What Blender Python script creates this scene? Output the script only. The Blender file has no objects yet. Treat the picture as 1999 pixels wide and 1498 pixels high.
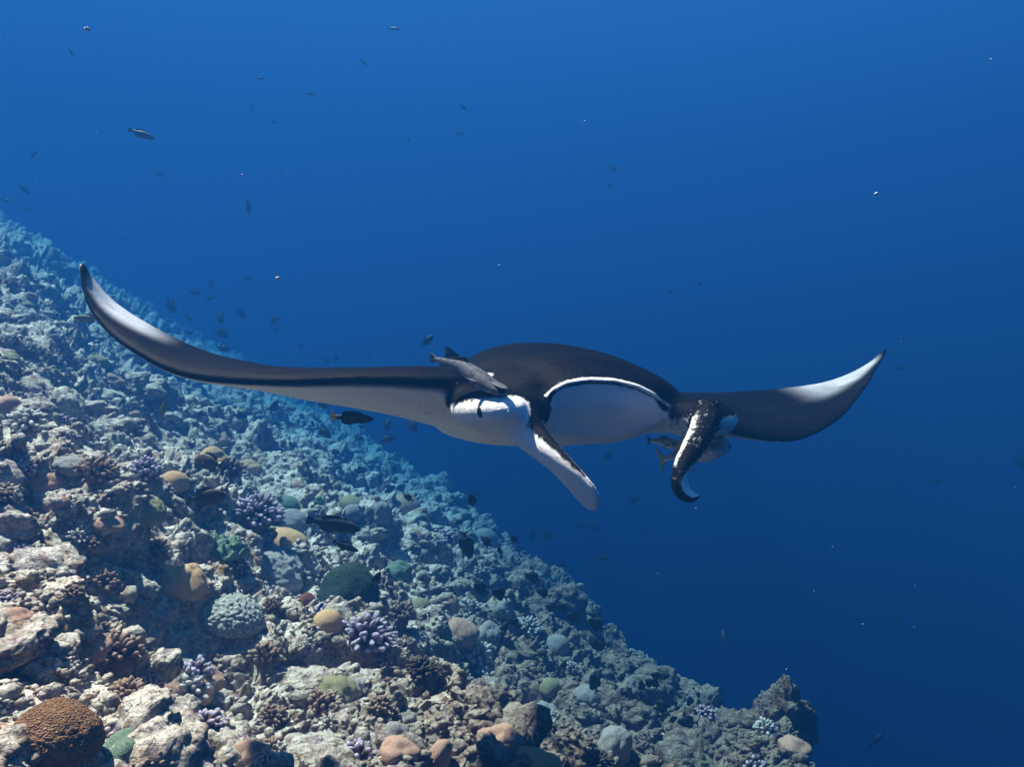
import bpy, bmesh, math, random
import numpy as np
from mathutils import Vector, Matrix
from mathutils.kdtree import KDTree
from mathutils.bvhtree import BVHTree

random.seed(7)
rng = np.random.default_rng(11)
scn = bpy.context.scene
col = scn.collection

# ------------------------------------------------------------------ camera
W0, H0, FPX = 1999.0, 1498.0, 1555.0           # photograph size and focal length in its pixels
cam = bpy.data.cameras.new('camera')
cam.sensor_width = 36.0
cam.lens = 36.0 * FPX / W0
cam.clip_start = 0.05
cam.clip_end = 500
camo = bpy.data.objects.new('camera', cam)
camo.rotation_euler = (math.radians(90), 0, 0)
col.objects.link(camo)
scn.camera = camo

# ------------------------------------------------------------------ open water all round (world), sun, exposure
world = bpy.data.worlds.new('World')
scn.world = world
world.use_nodes = True
wn, wl = world.node_tree.nodes, world.node_tree.links
wn.clear()
w_out = wn.new('ShaderNodeOutputWorld')
w_bg = wn.new('ShaderNodeBackground')
w_bg.inputs['Strength'].default_value = .095
w_tc = wn.new('ShaderNodeTexCoord')
w_sep = wn.new('ShaderNodeSeparateXYZ')
w_map = wn.new('ShaderNodeMapRange')
w_map.inputs['From Min'].default_value = -1
w_map.inputs['From Max'].default_value = 1
w_ramp = wn.new('ShaderNodeValToRGB')
stops = [(0.0, (.0002, .010, .045)), (0.28, (.0006, .020, .085)), (0.5, (.0045, .068, .275)),
         (0.62, (.016, .120, .40)), (0.72, (.060, .195, .57)), (0.86, (.14, .34, .75)), (1.0, (.42, .66, 1.0))]
cr = w_ramp.color_ramp
cr.interpolation = 'EASE'
while len(cr.elements) < len(stops):
    cr.elements.new(0.5)
for el, (p, c) in zip(cr.elements, stops):
    el.position = p
    el.color = (*c, 1)
wl.new(w_tc.outputs['Generated'], w_sep.inputs[0])
wl.new(w_sep.outputs['Z'], w_map.inputs['Value'])
wl.new(w_map.outputs[0], w_ramp.inputs[0])
wl.new(w_ramp.outputs[0], w_bg.inputs['Color'])
wl.new(w_bg.outputs[0], w_out.inputs['Surface'])

sun = bpy.data.lights.new('sun', 'SUN')
sun.energy = 5.0
sun.angle = math.radians(1.2)
sun.color = (1.0, .50, .375)
suno = bpy.data.objects.new('sun', sun)
SUN_DIR = Vector((.385, -.19, -.90)).normalized()
suno.rotation_euler = SUN_DIR.to_track_quat('-Z', 'Y').to_euler()
suno.location = (0, 0, 9)
col.objects.link(suno)

scn.view_settings.view_transform = 'Standard'
scn.view_settings.look = 'None'
scn.view_settings.gamma = 1
scn.view_settings.exposure = 3.7
WATER_COLOR = (.0036, .0268, .079)
WATER_ABSORB = (.0005, .194, .348)
WATER_DENSITY = .232

cy = scn.cycles
cy.use_denoising = True
cy.max_bounces = 5
cy.diffuse_bounces = 3
cy.glossy_bounces = 2
cy.volume_bounces = 1
cy.caustics_reflective = False
cy.caustics_refractive = False


# ------------------------------------------------------------------ helpers
def ray(px, py):
    return Vector(((px - W0 / 2) / FPX, 1.0, -(py - H0 / 2) / FPX))


def at(px, py, Y):
    return ray(px, py) * Y


def hash3(ix, iy, iz, seed):
    h = (ix.astype(np.int64) * 374761393 + iy.astype(np.int64) * 668265263 + iz.astype(np.int64) * 2147483647 + seed * 974634777)
    h = (h ^ (h >> 13)) * 1274126177
    h = h & 0xffffffff
    h = (h ^ (h >> 16)) * 2246822519
    h = h & 0xffffffff
    return h ^ (h >> 15)


def gnoise(P, seed=0):
    """3D gradient noise, about -1..1"""
    Pi = np.floor(P).astype(np.int64)
    F = P - Pi
    U = F * F * F * (F * (F * 6 - 15) + 10)
    out = 0
    for dx in (0, 1):
        wx = U[:, 0] if dx else 1 - U[:, 0]
        for dy in (0, 1):
            wy = U[:, 1] if dy else 1 - U[:, 1]
            for dz in (0, 1):
                wz = U[:, 2] if dz else 1 - U[:, 2]
                h = hash3(Pi[:, 0] + dx, Pi[:, 1] + dy, Pi[:, 2] + dz, seed)
                gx = (h & 1023) / 511.5 - 1
                gy = ((h >> 10) & 1023) / 511.5 - 1
                gz = ((h >> 20) & 1023) / 511.5 - 1
                out = out + wx * wy * wz * (gx * (F[:, 0] - dx) + gy * (F[:, 1] - dy) + gz * (F[:, 2] - dz))
    return out * 1.25


def worley(P, seed=0):
    """distance to nearest feature point, and that cell's random number"""
    Pi = np.floor(P).astype(np.int64)
    best = np.full(len(P), 9.0)
    rid = np.zeros(len(P))
    for dx in (-1, 0, 1):
        for dy in (-1, 0, 1):
            for dz in (-1, 0, 1):
                cx, cyy, cz = Pi[:, 0] + dx, Pi[:, 1] + dy, Pi[:, 2] + dz
                h = hash3(cx, cyy, cz, seed)
                d = (cx + (h & 1023) / 1023. - P[:, 0]) ** 2 + (cyy + ((h >> 10) & 1023) / 1023. - P[:, 1]) ** 2 + (cz + ((h >> 20) & 1023) / 1023. - P[:, 2]) ** 2
                m = d < best
                best = np.where(m, d, best)
                rid = np.where(m, ((h >> 5) & 4095) / 4095., rid)
    return np.sqrt(best), rid


def fbm(P, seed, octaves=3, gain=.5):
    o, a = 0, 1.0
    for k in range(octaves):
        o = o + a * gnoise(P * (2.03 ** k) + 17.3 * k, seed + k)
        a *= gain
    return o


def sstep(a, b, x):
    t = np.clip((x - a) / (b - a), 0, 1)
    return t * t * (3 - 2 * t)


def mesh_from(name, V, F, mat=None, smooth=True):
    me = bpy.data.meshes.new(name)
    V = np.asarray(V, dtype=np.float32)
    if isinstance(F, np.ndarray) and F.ndim == 2:
        n, k = F.shape
        me.vertices.add(len(V))
        me.vertices.foreach_set('co', V.ravel())
        me.loops.add(n * k)
        me.loops.foreach_set('vertex_index', F.astype(np.int32).ravel())
        me.polygons.add(n)
        me.polygons.foreach_set('loop_start', np.arange(0, n * k, k, dtype=np.int32))
        me.update(calc_edges=True)
    else:
        me.from_pydata([tuple(v) for v in V.tolist()], [], [tuple(f) for f in F])
    if smooth:
        me.polygons.foreach_set('use_smooth', np.ones(len(me.polygons), dtype=bool))
    if mat:
        me.materials.append(mat)
    me.update()
    return me


def link(name, me, parent=None, **props):
    o = bpy.data.objects.new(name, me)
    col.objects.link(o)
    if parent:
        o.parent = parent
    for k, v in props.items():
        if v is not None:
            o[k] = v
    return o


ICO = {}


def ico(sub):
    if sub not in ICO:
        bm = bmesh.new()
        bmesh.ops.create_icosphere(bm, subdivisions=sub, radius=1)
        V = np.array([v.co[:] for v in bm.verts])
        F = np.array([[v.index for v in f.verts] for f in bm.faces])
        bm.free()
        ICO[sub] = (V, F)
    return ICO[sub][0].copy(), ICO[sub][1].copy()


def grid_faces(nu, nv, wrap_v=False):
    """faces for a grid of nu rows by nv columns"""
    i, j = np.meshgrid(np.arange(nu - 1), np.arange(nv if wrap_v else nv - 1), indexing='ij')
    j2 = (j + 1) % nv
    return np.stack([i * nv + j, i * nv + j2, (i + 1) * nv + j2, (i + 1) * nv + j], -1).reshape(-1, 4)


def catmull(pts, n):
    pts = np.asarray(pts, float)
    P = np.vstack([2 * pts[0] - pts[1], pts, 2 * pts[-1] - pts[-2]])
    t = np.linspace(0, len(pts) - 1 - 1e-9, n)
    i = t.astype(int)
    f = (t - i)[:, None]
    p0, p1, p2, p3 = P[i], P[i + 1], P[i + 2], P[i + 3]
    return .5 * (2 * p1 + (p2 - p0) * f + (2 * p0 - 5 * p1 + 4 * p2 - p3) * f ** 2 + (3 * p1 - p0 - 3 * p2 + p3) * f ** 3)


def closed_loft(rings):
    """rings (n, m, 3) -> closed triangulated/quad mesh with end fans"""
    n, m, _ = rings.shape
    V = rings.reshape(-1, 3)
    F = [tuple(f) for f in grid_faces(n, m, True)]
    V = np.vstack([V, rings[0].mean(0), rings[-1].mean(0)])
    a, b = n * m, n * m + 1
    for j in range(m):
        F.append((a, (j + 1) % m, j))
        F.append((b, (n - 1) * m + j, (n - 1) * m + (j + 1) % m))
    return V, F


# ------------------------------------------------------------------ materials
def new_mat(name):
    m = bpy.data.materials.new(name)
    m.use_nodes = True
    nt = m.node_tree
    return m, nt.nodes, nt.links, nt.nodes['Principled BSDF']


def noise_node(n, l, vec, scale, detail=4, rough=.6):
    t = n.new('ShaderNodeTexNoise')
    t.inputs['Scale'].default_value = scale
    t.inputs['Detail'].default_value = detail
    t.inputs['Roughness'].default_value = rough
    l.new(vec, t.inputs['Vector'])
    return t


def mix_node(n, l, fac, a, b, blend='MIX'):
    m = n.new('ShaderNodeMix')
    m.data_type = 'RGBA'
    m.blend_type = blend
    for sock, v in ((m.inputs[0], fac), (m.inputs[6], a), (m.inputs[7], b)):
        if hasattr(v, 'is_linked') or hasattr(v, 'node'):
            l.new(v, sock)
        elif isinstance(v, tuple):
            sock.default_value = (*v, 1)
        else:
            sock.default_value = v
    return m.outputs[2]


def ramp_node(n, l, fac, stops, interp='LINEAR'):
    r = n.new('ShaderNodeValToRGB')
    r.color_ramp.interpolation = interp
    while len(r.color_ramp.elements) < len(stops):
        r.color_ramp.elements.new(.5)
    for e, (p, c) in zip(r.color_ramp.elements, stops):
        e.position = p
        e.color = (*c, 1) if isinstance(c, tuple) else (c, c, c, 1)
    l.new(fac, r.inputs[0])
    return r.outputs[0]


def bump_node(n, l, height, strength, dist, normal=None):
    b = n.new('ShaderNodeBump')
    b.inputs['Strength'].default_value = strength
    b.inputs['Distance'].default_value = dist
    l.new(height, b.inputs['Height'])
    if normal is not None:
        l.new(normal, b.inputs['Normal'])
    return b.outputs[0]


def reef_material(name, palette, scale=1.0, sediment=.55, bump=1.0, coords='Object', rough=.9):
    """patchy limestone, turf and crusts; palette = list of (position, colour)"""
    m, n, l, bs = new_mat(name)
    pos = n.new('ShaderNodeNewGeometry')
    vec = pos.outputs['Position']
    big = noise_node(n, l, vec, 3.2 * scale, 5, .65)
    c0 = ramp_node(n, l, big.outputs['Fac'], palette)
    fine = noise_node(n, l, vec, 34 * scale, 5, .72)
    fr = ramp_node(n, l, fine.outputs['Fac'], [(.28, .35), (.5, .92), (.72, 1.55)])
    c1 = mix_node(n, l, 1.0, c0, fr, 'MULTIPLY')
    # crust patches: lilac coralline algae and rusty turf
    pat = noise_node(n, l, vec, 9.0 * scale, 4, .7)
    crust = ramp_node(n, l, pat.outputs['Fac'], [(.55, 0.0), (.66, .8)])
    c2 = mix_node(n, l, crust, c1, (.30, .19, .26))
    pat2 = noise_node(n, l, vec, 14.0 * scale, 3, .6)
    turf = ramp_node(n, l, pat2.outputs['Fac'], [(.50, 0.0), (.64, .85)])
    c3 = mix_node(n, l, turf, c2, (.18, .078, .030))
    # brightness painted in by place: sunlit upper slope kept pale, dim lower slope darkened
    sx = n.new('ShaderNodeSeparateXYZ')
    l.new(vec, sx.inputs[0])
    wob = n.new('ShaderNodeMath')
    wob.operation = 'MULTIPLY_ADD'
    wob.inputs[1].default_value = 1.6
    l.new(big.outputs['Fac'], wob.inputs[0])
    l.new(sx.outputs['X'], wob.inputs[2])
    shelf = n.new('ShaderNodeMapRange')  # painted sunlight mask by position, full on the left
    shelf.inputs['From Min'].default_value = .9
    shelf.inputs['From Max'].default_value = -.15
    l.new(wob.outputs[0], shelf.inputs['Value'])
    dimmed = mix_node(n, l, 1.0, c3, (.46, .41, .38), 'MULTIPLY')  # dimness of the lower right slope tinted into the rock colour
    c3 = mix_node(n, l, shelf.outputs[0], dimmed, c3)
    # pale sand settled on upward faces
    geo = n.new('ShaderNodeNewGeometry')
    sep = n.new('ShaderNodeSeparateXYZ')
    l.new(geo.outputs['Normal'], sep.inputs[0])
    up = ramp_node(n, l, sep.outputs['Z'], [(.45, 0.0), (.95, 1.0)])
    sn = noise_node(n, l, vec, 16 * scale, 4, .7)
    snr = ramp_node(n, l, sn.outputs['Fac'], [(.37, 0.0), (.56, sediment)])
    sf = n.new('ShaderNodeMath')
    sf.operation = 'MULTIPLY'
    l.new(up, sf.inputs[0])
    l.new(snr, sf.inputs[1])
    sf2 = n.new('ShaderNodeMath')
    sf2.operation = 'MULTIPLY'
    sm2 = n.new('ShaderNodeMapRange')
    sm2.inputs['To Min'].default_value = .28  # sand thinned where the slope is painted dim
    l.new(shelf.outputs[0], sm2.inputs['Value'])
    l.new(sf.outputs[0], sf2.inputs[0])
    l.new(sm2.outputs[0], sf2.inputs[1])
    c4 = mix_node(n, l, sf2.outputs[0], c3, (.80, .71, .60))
    l.new(c4, bs.inputs['Base Color'])
    bs.inputs['Roughness'].default_value = rough
    bs.inputs['Specular IOR Level'].default_value = .03
    vor = n.new('ShaderNodeTexVoronoi')
    vor.inputs['Scale'].default_value = 55 * scale
    l.new(vec, vor.inputs['Vector'])
    b1 = bump_node(n, l, fine.outputs['Fac'], 1.0 * bump, .035)
    b2 = bump_node(n, l, vor.outputs['Distance'], .8 * bump, .012, b1)
    l.new(b2, bs.inputs['Normal'])
    return m


def coral_material(name, base, dark, scale=1.0, polyps=30, tip=None, bump=.6):
    """living coral skin: soft tone patches, polyp relief, paler growing tips (by the local height attribute)"""
    m, n, l, bs = new_mat(name)
    tc = n.new('ShaderNodeTexCoord')
    vec = tc.outputs['Object']
    a = noise_node(n, l, vec, 12 * scale, 4, .6)
    f = ramp_node(n, l, a.outputs['Fac'], [(.35, 0.0), (.65, 1.0)])
    c = mix_node(n, l, f, dark, base)
    if tip is not None:
        at_ = n.new('ShaderNodeAttribute')
        at_.attribute_name = 'tip'
        c = mix_node(n, l, at_.outputs['Fac'], c, tip)
    fine = noise_node(n, l, vec, 30 * scale, 4, .65)
    fr = ramp_node(n, l, fine.outputs['Fac'], [(.3, .6), (.7, 1.35)])
    c = mix_node(n, l, 1.0, c, fr, 'MULTIPLY')
    l.new(c, bs.inputs['Base Color'])
    bs.inputs['Roughness'].default_value = .75
    bs.inputs['Specular IOR Level'].default_value = .05
    v = n.new('ShaderNodeTexVoronoi')
    v.inputs['Scale'].default_value = polyps * scale
    l.new(vec, v.inputs['Vector'])
    b = bump_node(n, l, v.outputs['Distance'], bump, .012)
    b = bump_node(n, l, a.outputs['Fac'], .3, .02, b)
    l.new(b, bs.inputs['Normal'])
    return m


def plain_material(name, c0, c1, scale=30, rough=.5, spec=.4, coords='Object'):
    m, n, l, bs = new_mat(name)
    tc = n.new('ShaderNodeTexCoord')
    a = noise_node(n, l, tc.outputs[coords], scale, 3, .6)
    c = mix_node(n, l, a.outputs['Fac'], c0, c1)
    l.new(c, bs.inputs['Base Color'])
    bs.inputs['Roughness'].default_value = rough
    bs.inputs['Specular IOR Level'].default_value = spec * .2
    return m


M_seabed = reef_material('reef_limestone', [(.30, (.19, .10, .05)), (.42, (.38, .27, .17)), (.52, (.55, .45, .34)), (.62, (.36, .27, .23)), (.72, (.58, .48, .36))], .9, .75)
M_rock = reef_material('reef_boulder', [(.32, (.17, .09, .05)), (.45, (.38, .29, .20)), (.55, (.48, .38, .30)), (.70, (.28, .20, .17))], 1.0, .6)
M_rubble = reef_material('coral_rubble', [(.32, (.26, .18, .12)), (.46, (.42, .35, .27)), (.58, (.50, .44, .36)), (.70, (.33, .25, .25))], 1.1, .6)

# ------------------------------------------------------------------ the reef slope
# each vertical slice (constant picture column) is a straight slope up to a crest, then falls away;
# columns are in picture pixels, distances in metres
CX = [-700, -300, 0, 100, 200, 400, 560, 700, 850, 1000, 1100, 1200, 1290, 1400, 1480, 1555, 1600, 1700, 2000]
CPY = [395, 410, 430, 480, 545, 668, 765, 845, 945, 1075, 1162, 1243, 1325, 1395, 1415, 1440, 1610, 1850, 2300]
CT = [17, 17.5, 18, 20, 23, 26, 24, 21, 16.5, 12.5, 10.3, 8.6, 7.2, 5.8, 5.4, 5.2, 5.1, 5.0, 4.8]
CB = [.00058, .00057, .00055, .00055, .00054, .00052, .00051, .0005, .0005, .00049, .00048, .00048, .00047, .00047, .00046, .00046, .00046, .00046, .00046]


def slope_tables(px):
    pc = np.interp(px, CX, CPY)
    k = np.interp(px, CX, CT)
    b = np.interp(px, CX, CB)
    return pc, k, b


NU = 980
pxs = np.linspace(-620, 1960, NU)
ker = np.hanning(25)
ker /= ker.sum()
pc, tcr, Bs = slope_tables(pxs)
pc = np.convolve(np.pad(pc, 12, mode='edge'), ker, 'valid')
N1, N2, N3 = 60, 540, 70
rows_z, rows_y = [], []
low = np.maximum(2050, pc + 350)
for k in range(N1 + N2):
    if k < N1:
        py = low + (np.maximum(1560, pc + 120) - low) * k / N1
    else:
        a = np.maximum(1560, pc + 120)
        py = a + (pc - a) * (k - N1) / (N2 - 1)
    inv = 1 / tcr + Bs * (py - pc)
    t = 1 / inv
    rows_y.append(t)
    rows_z.append(-(py - H0 / 2) / FPX * t)
zc, yc = rows_z[-1], rows_y[-1]
slope_c = (rows_z[-1] - rows_z[-6]) / (rows_y[-1] - rows_y[-6])
for k in range(1, N3 + 1):
    d = 7.0 * (k / N3) ** 1.6
    rows_y.append(yc + d * .8)
    rows_z.append(zc + slope_c * d - .28 * d * d)
TY = np.array(rows_y)
TZ = np.array(rows_z)
NR = TY.shape[0]
# gentle rounding of the crest
for _ in range(4):
    TZ[1:-1] = .25 * TZ[:-2] + .5 * TZ[1:-1] + .25 * TZ[2:]
TX = TY * (pxs[None, :] - W0 / 2) / FPX
P = np.stack([TX, TY, TZ], -1).reshape(-1, 3)
SLOPE_N = np.array([.50, -.10, .86])
SLOPE_N /= np.linalg.norm(SLOPE_N)


def reef_disp(P):
    warp = np.stack([gnoise(P / .34, 50), gnoise(P / .34 + 9.1, 51), gnoise(P / .34 - 4.7, 52)], -1)
    Q = P + warp * .07
    h = .25 * gnoise(Q / 1.15, 1) + .10 * (np.abs(gnoise(Q / 1.9, 13)) - .25)
    h += .17 * (np.abs(gnoise(Q / .62, 2)) - .25)
    d, r = worley(Q / .36, 3)
    h += .10 * (np.clip(1 - d * d * 1.6, 0, 1) * (.35 + .9 * r) - .25)
    zone = .38 + .80 * sstep(-.22, .30, gnoise(P / .75, 60) + .35 * gnoise(P / .3, 61))     # smooth crusts and rough rubble ground
    h += .070 * (np.abs(gnoise(Q / .20, 4)) - .25) * (.6 + .4 * zone)
    d, r = worley(Q / .125, 5)
    h += .050 * (np.clip(1 - d * d * 1.7, 0, 1) * (.2 + 1.1 * r) - .25) * zone
    h += .040 * (np.abs(gnoise(Q / .066, 6)) - .25) * zone
    d, r = worley(Q / .042, 7)
    h += .026 * (np.clip(1 - d * d * 1.7, 0, 1) * (.2 + 1.1 * r) - .25) * zone
    h += (.016 * gnoise(Q / .021, 8) + .006 * gnoise(Q / .0105, 11)) * zone
    # holes and gullies between the heads
    d, r = worley(Q / .55, 9)
    h -= .21 * sstep(.42, .12, d) * (r > .45)
    d, r = worley(Q / .24, 10)
    h -= .10 * sstep(.42, .10, d) * (r > .45)
    # small sideways throw so heads overhang
    side = np.stack([gnoise(P / .16, 20), gnoise(P / .16 + 3.3, 21), gnoise(P / .16 + 8.8, 22)], -1) * .035
    side += np.stack([gnoise(P / .06, 23), gnoise(P / .06 + 3.3, 24), gnoise(P / .06 + 8.8, 25)], -1) * .020
    return h, side


hh, side = reef_disp(P)
amp = np.clip(P[:, 1] / 2.2, .55, 1.25) * (1 + np.clip((P[:, 1] - 6) / 10, 0, .25))
P = P + SLOPE_N[None, :] * (hh * amp)[:, None] + side
ZTOP = max(3.0, float(P[:, 2].max()) + .45)              # just above the highest reef
F = grid_faces(NR, NU)
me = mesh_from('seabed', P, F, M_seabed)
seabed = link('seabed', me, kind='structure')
# coarse copy for ray casts
st = 2
PC = P.reshape(NR, NU, 3)[::st, ::st]
FC = grid_faces(PC.shape[0], PC.shape[1])
BVH = BVHTree.FromPolygons([tuple(v) for v in PC.reshape(-1, 3).tolist()], [tuple(f) for f in FC.tolist()])


BLD = []
NAMED = []                                       # picture circles of the corals placed by hand


def on_reef(px, py):
    d = ray(px, py).normalized()
    loc, nor, idx, dist = BVH.ray_cast(Vector((0, 0, 0)), d)
    best = loc
    for o, mw, mi in BLD:
        lo = mi @ Vector((0, 0, 0))
        ld = ((mi @ d) - lo).normalized()
        ok, hl, hn, hi = o.ray_cast(lo, ld)
        if ok:
            w = mw @ hl
            if best is None or w.length < best.length:
                best = w
    return best


# ------------------------------------------------------------------ corals and rocks
UPV = Vector((.30, -.12, .95)).normalized()      # growth direction on the slope


def place(o, loc, size, sink=.25, tilt=.25, spin=None, sx=1, sy=1, sz=1):
    z = (UPV + Vector((random.uniform(-1, 1), random.uniform(-1, 1), 0)) * tilt).normalized()
    q = z.to_track_quat('Z', 'Y')
    o.rotation_mode = 'QUATERNION'
    o.rotation_quaternion = q @ Vector((0, 0, 1)).rotation_difference(Vector((0, 0, 1)))
    from mathutils import Quaternion
    o.rotation_quaternion = q @ Quaternion((0, 0, 1), spin if spin is not None else random.uniform(0, 6.28))
    o.scale = (size * sx, size * sy, size * sz)
    o.location = loc - z * size * sz * sink


def lump_mesh(name, mat, sub=4, seed=0, rough=.25, fine=.05, freq=1.3, lobes=0.0, flat=.8, cells=None, cell_amp=.05, pit=0.0):
    V, F = ico(sub)
    r = 1 + rough * gnoise(V * freq + seed * 3.7, seed) + fine * gnoise(V * freq * 4 + seed, seed + 1)
    if lobes:
        d, rr = worley(V * 1.5 + seed * 1.9, seed + 2)
        r += lobes * (np.clip(1 - d * d * 1.5, 0, 1) - .4)
    if fine > .06:
        r += fine * (np.abs(gnoise(V * freq * 8 + seed, seed + 3)) - .25) + fine * .5 * gnoise(V * freq * 17 + seed, seed + 4)
    if pit:
        for k in range(6):
            r += .15 * .60 ** k * (np.abs(gnoise(V * 2.3 * 2.03 ** k + seed * 1.3 + k, seed + 10 + k)) - .25)
    if cells:
        d, rr = worley(V * cells + seed, seed + 5)
        r += cell_amp * (np.clip(1 - d * d * 2.2, 0, 1) - .4)
    if pit:
        d, rr = worley(V * 2.6 + seed, seed + 6)
        r -= pit * sstep(.36, .1, d)
    V = V * r[:, None]
    V[:, 2] *= flat
    # undercut foot
    foot = sstep(-.1, -.7, V[:, 2])
    V[:, :2] *= (1 - .35 * foot)[:, None]
    return mesh_from(name, V, F, mat)


M_tan = coral_material('tan_coral', (.52, .33, .17), (.38, .22, .105), 1.0, 34, bump=.35)
M_pink = coral_material('pink_tan_coral', (.46, .28, .20), (.32, .18, .12), 1.0, 34, bump=.45)
M_grey = coral_material('grey_coral', (.36, .34, .31), (.22, .19, .17), 1.0, 28, bump=.6)
M_olive = coral_material('olive_coral', (.30, .27, .15), (.18, .16, .085), 1.0, 28, bump=.5)
M_green = coral_material('green_coral', (.16, .22, .15), (.09, .13, .085), 1.0, 28, bump=.5)
M_dkgreen = coral_material('dark_green_coral', (.035, .055, .035), (.016, .026, .018), 1.0, 28, bump=.6)
M_brown = coral_material('brown_coral', (.26, .14, .065), (.15, .075, .034), 1.0, 22, bump=.9)
M_scaly = coral_material('scaly_grey_coral', (.38, .38, .33), (.20, .19, .165), 1.0, 22, bump=.5)
M_fing_lilac = coral_material('lilac_tipped_coral', (.21, .125, .095), (.125, .065, .05), 1.0, 40, tip=(.60, .50, .62))
M_fing_brown = coral_material('brown_branching_coral', (.25, .145, .085), (.15, .08, .048), 1.0, 40, tip=(.44, .31, .22))
M_fing_pale = coral_material('pale_branching_coral', (.42, .36, .30), (.26, .20, .16), 1.0, 40, tip=(.70, .64, .56))
M_fing_dark = coral_material('dark_branching_coral', (.085, .06, .045), (.045, .03, .022), 1.0, 40, tip=(.17, .13, .10))


# ---- finger (branching) corals
def branch_mesh(name, mat, seed, length=1.0, rad=.22):
    n, m = 7, 9
    t = np.linspace(0, 1, n)
    rr = rad * np.array([.72, .75, .82, .95, 1.05, .88, .42])
    a = np.arange(m) / m * 2 * np.pi
    rings = np.zeros((n, m, 3))
    bend = rng.normal(size=2) * .12
    for i in range(n):
        rings[i, :, 0] = np.cos(a) * rr[i] + bend[0] * t[i] ** 2
        rings[i, :, 1] = np.sin(a) * rr[i] + bend[1] * t[i] ** 2
        rings[i, :, 2] = t[i] * length
    V, F = closed_loft(rings)
    V = V + (np.stack([gnoise(V * 5 + seed, seed), gnoise(V * 5 + 7 + seed, seed), gnoise(V * 5 + 3 + seed, seed)], -1)) * .05
    me = mesh_from(name, V, F, mat)
    at_ = me.attributes.new('tip', 'FLOAT', 'POINT')
    at_.data.foreach_set('value', sstep(.62, 1.02, V[:, 2] / length).astype(np.float32))
    return me


def finger_dirs(n, spread=1.25, seed=0):
    r = np.random.default_rng(seed)
    out = []
    for i in range(n):
        z = 1 - (i + .5) / n * (1 - math.cos(spread))
        ph = i * 2.39996 + r.normal() * .12
        s = math.sqrt(max(0, 1 - z * z))
        d = Vector((s * math.cos(ph), s * math.sin(ph), z)) + Vector(r.normal(size=3) * .06)
        out.append(d.normalized())
    return out


BR = {}


def finger_colony(mat, n, seed, children, rad=.115, spread=1.3, name='branching_coral'):
    """unit colony (radius about 1): knobbly base and n stubby branches; branches are parts when children is True"""
    V, F = ico(3)
    V = V * (.52 + .08 * gnoise(V * 2 + seed, seed))[:, None]
    V[:, 2] *= .8
    base = mesh_from(name, V, F, mat)
    at_ = base.attributes.new('tip', 'FLOAT', 'POINT')
    key = mat.name
    if key not in BR:
        BR[key] = [branch_mesh('branch', mat, 40 + k, 1.0, .25) for k in range(5)]
    dirs = finger_dirs(n, spread, seed)
    r = np.random.default_rng(seed + 5)
    mats = []
    for d in dirs:
        ln = .58 * (1 + r.normal() * .13)
        w = rad / .25 * (1 + r.normal() * .15)
        q = d.to_track_quat('Z', 'Y')
        M = Matrix.Translation(d * .38 * Vector((1, 1, .85)).length / 1.65) @ q.to_matrix().to_4x4() @ Matrix.Diagonal((w, w, ln, 1))
        mats.append((M, int(r.integers(0, 5))))
    if children:
        return base, mats, BR[key]
    AV, AF, AT = [V], [tuple(f) for f in F.tolist()], [np.zeros(len(V))]
    off = len(V)
    for M, k in mats:
        b = BR[key][k]
        bv = np.array([v.co[:] for v in b.vertices])
        t = np.array([a.value for a in b.attributes['tip'].data])
        A = np.array(M)
        AV.append(bv @ A[:3, :3].T + A[:3, 3])
        AT.append(t)
        AF += [tuple(i + off for i in p.vertices) for p in b.polygons]
        off += len(bv)
    me = mesh_from(name, np.vstack(AV), AF, mat)
    a2 = me.attributes.new('tip', 'FLOAT', 'POINT')
    a2.data.foreach_set('value', np.concatenate(AT).astype(np.float32))
    return me, None, None


def put_finger(px, py, wpx, hpx, mat, n, label, seed, rad=.115, group=None, spread=1.3, children=True):
    loc = on_reef(px, py + hpx * .35)
    if loc is None:
        return
    size = wpx / 2 * loc.y / FPX * 1.0
    NAMED.append((px, py, max(wpx, hpx) / 2, loc.y))
    base, mats, meshes = finger_colony(mat, n, seed, children, rad, spread)
    o = link('branching_coral', base, label=label, category='coral', group=group)
    place(o, loc, size, sink=-.05, tilt=.1, sz=min(1.2, hpx / wpx * 1.25))
    if children:
        for M, k in mats:
            b = link('branch', meshes[k], o)
            b.matrix_local = M
    return o


def put_lump(px, py, wpx, hpx, me, name, label, sink=.25, tilt=.08, depth=1.0, group=None, cat='coral', spin=None):
    loc = on_reef(px, min(py + hpx * .30, 1490))
    if loc is None:
        return
    size = wpx / 2 * loc.y / FPX
    if cat != 'rock':
        NAMED.append((px, py, max(wpx, hpx) / 2, loc.y))
    o = link(name, me, label=label, category=cat, group=group)
    place(o, loc, size, sink=sink, tilt=tilt, sz=hpx / wpx * 1.1, sy=depth, spin=spin)
    return o


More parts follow.
